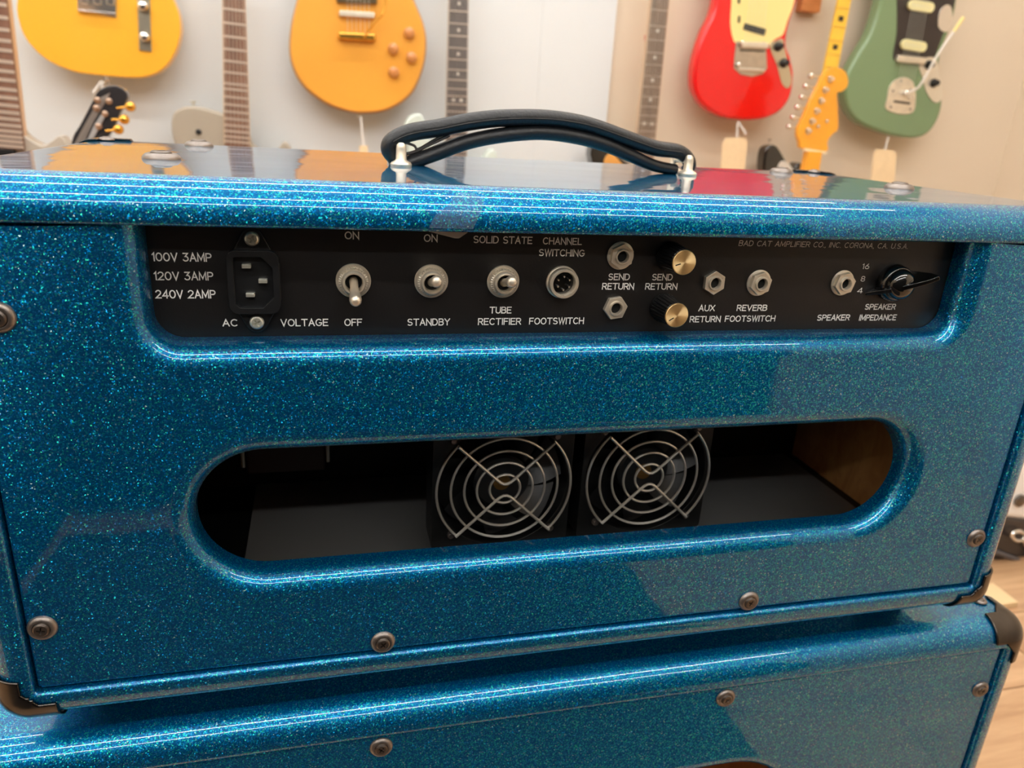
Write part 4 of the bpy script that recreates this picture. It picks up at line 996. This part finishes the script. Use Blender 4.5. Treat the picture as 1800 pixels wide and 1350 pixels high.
arm = catmull([at(1592, 164, GY - .02), at(1611, 156, GY - .04), at(1622, 143, GY - .05), at(1650, 94, GY - .06), at(1676, 56, GY - .06)], 5, closed=False)
ar = build(MB().tube(arm, .0035, 8), 'vibrato_arm', mat('white_arm', (232, 226, 216), .3), g)
build(MB().tube([at(1676, 56, GY - .06), at(1693, 31, GY - .06)], [.0042, .0055], 10), 'arm_tip', CREAM, ar)
cp = slab('control_plate', [(1616, 118), (1624, 104), (1636, 100), (1646, 104), (1650, 120), (1655, 150), (1657, 170), (1650, 180), (1640, 178), (1628, 160), (1622, 135)], GY - .002, .003, mat('plate_bright', (228, 220, 204), .3, .6), g, bevel=.0006, smoothk=2)
for kx_, ky_ in ((1631, 114), (1640, 146)):
    p = at(kx_, ky_, GY); build(MB().lathe((p.x, p.y - .003, p.z), (0, -1, 0), [(.0125, 0), (.0115, .004), (.0085, .008), (.008, .016)], 20), 'knob', BLKPLAST, cp)
slab('switch_plate', [(1652, 20), (1664, 8), (1673, 14), (1674, 36), (1668, 54), (1659, 56), (1649, 46)], GY - .0035, .003, CHROME, pg, bevel=.0006, smoothk=2)
lowneck(g, 1620, -80, 1660, -780, .054, GY, ROSE)
neckstrings(g, (1632, -80), (1590, 150), .046, .052, GY - .014)
ziptie([((1562, 240), (1555, 268))], 'cream paper price tag hanging from the green guitar', [(1541, 262), (1570, 264), (1576, 270), (1572, 330), (1530, 326), (1536, 268)])

# ------------------------------------------------------------------ things past the right side of the amplifier
QY = 1.12
g = thing('instrument_case', 'white and black rounded case with chrome latch on the floor right of the cabinet', 'case', at(1840, 1020, QY))
def case_part(name, pts, Y, th, m, bev, **kw): return slab(name, pts, Y, th, m, g, bevel=bev, smoothk=4, **kw)
case_part('lower_half', [(1690, 1010), (1700, 940), (1740, 908), (1800, 912), (1900, 925), (2000, 950), (2010, 1010), (1900, 1035), (1760, 1022)], QY, .34, mat('case_black', (44, 42, 44), .35, coat=.3, noise=.2, nscale=20), .02)
case_part('upper_half', [(1710, 900), (1715, 760), (1760, 690), (1850, 670), (1960, 700), (2000, 800), (2000, 955), (1900, 935), (1800, 918), (1740, 912)], QY, .34, mat('case_white', (252, 252, 250), .3, coat=.3), .02)
p = at(1791, 879, QY); build(MB().lathe((p.x, p.y, p.z), (0, -1, 0), [(.014, 0), (.014, .006), (.009, .009)], 20), 'case_button', mat('button_grey', (120, 116, 112), .3, 1), g)
ring_ = [at(1790 + 11 * math.cos(2 * PI * k / 20), 942 + 8 * math.sin(2 * PI * k / 20), QY - .012) for k in range(20)]
l_ = build(MB().tube(ring_, .0045, 8, True), 'latch', CHROME, g)
build(MB().tube([at(1797, 948, QY - .012), at(1812, 966, QY - .014), at(1832, 996, QY - .014)], .006, 8), 'latch_bar', CHROME, l_)
build(MB().tube([at(1700, 985, QY - .004), at(1750, 970, QY - .006), at(1790, 985, QY - .006), at(1840, 1010, QY - .004)], .006, 8), 'case_strap', mat('strap_grey', (84, 80, 82), .5), g)
# flat beige board on the floor
def on_floor(px, py, z=0):
    d = F_ + R_ * ((px - 900) / FPX) - U_ * ((py - 675) / FPX); return CAMP + d * ((z - CAMP.z) / d.z)
q = [on_floor(*p_, .012) for p_ in ((1700, 1040), (1745, 1024), (1790, 1058), (1735, 1066), (1690, 1070))]
vs = [(v.x, v.y, .012) for v in q] + [(v.x, v.y, .0005) for v in q]
o = build(MB().add(vs, [(0, 1, 2, 3, 4), (9, 8, 7, 6, 5)] + [(i, i + 5, (i + 1) % 5 + 5, (i + 1) % 5) for i in range(5)]), 'board', mat('beige_board', (232, 204, 158), .5), None, smooth=False, bevel=.001)
tag(o, 'flat pale beige board lying on the wooden floor beside the case', 'board')
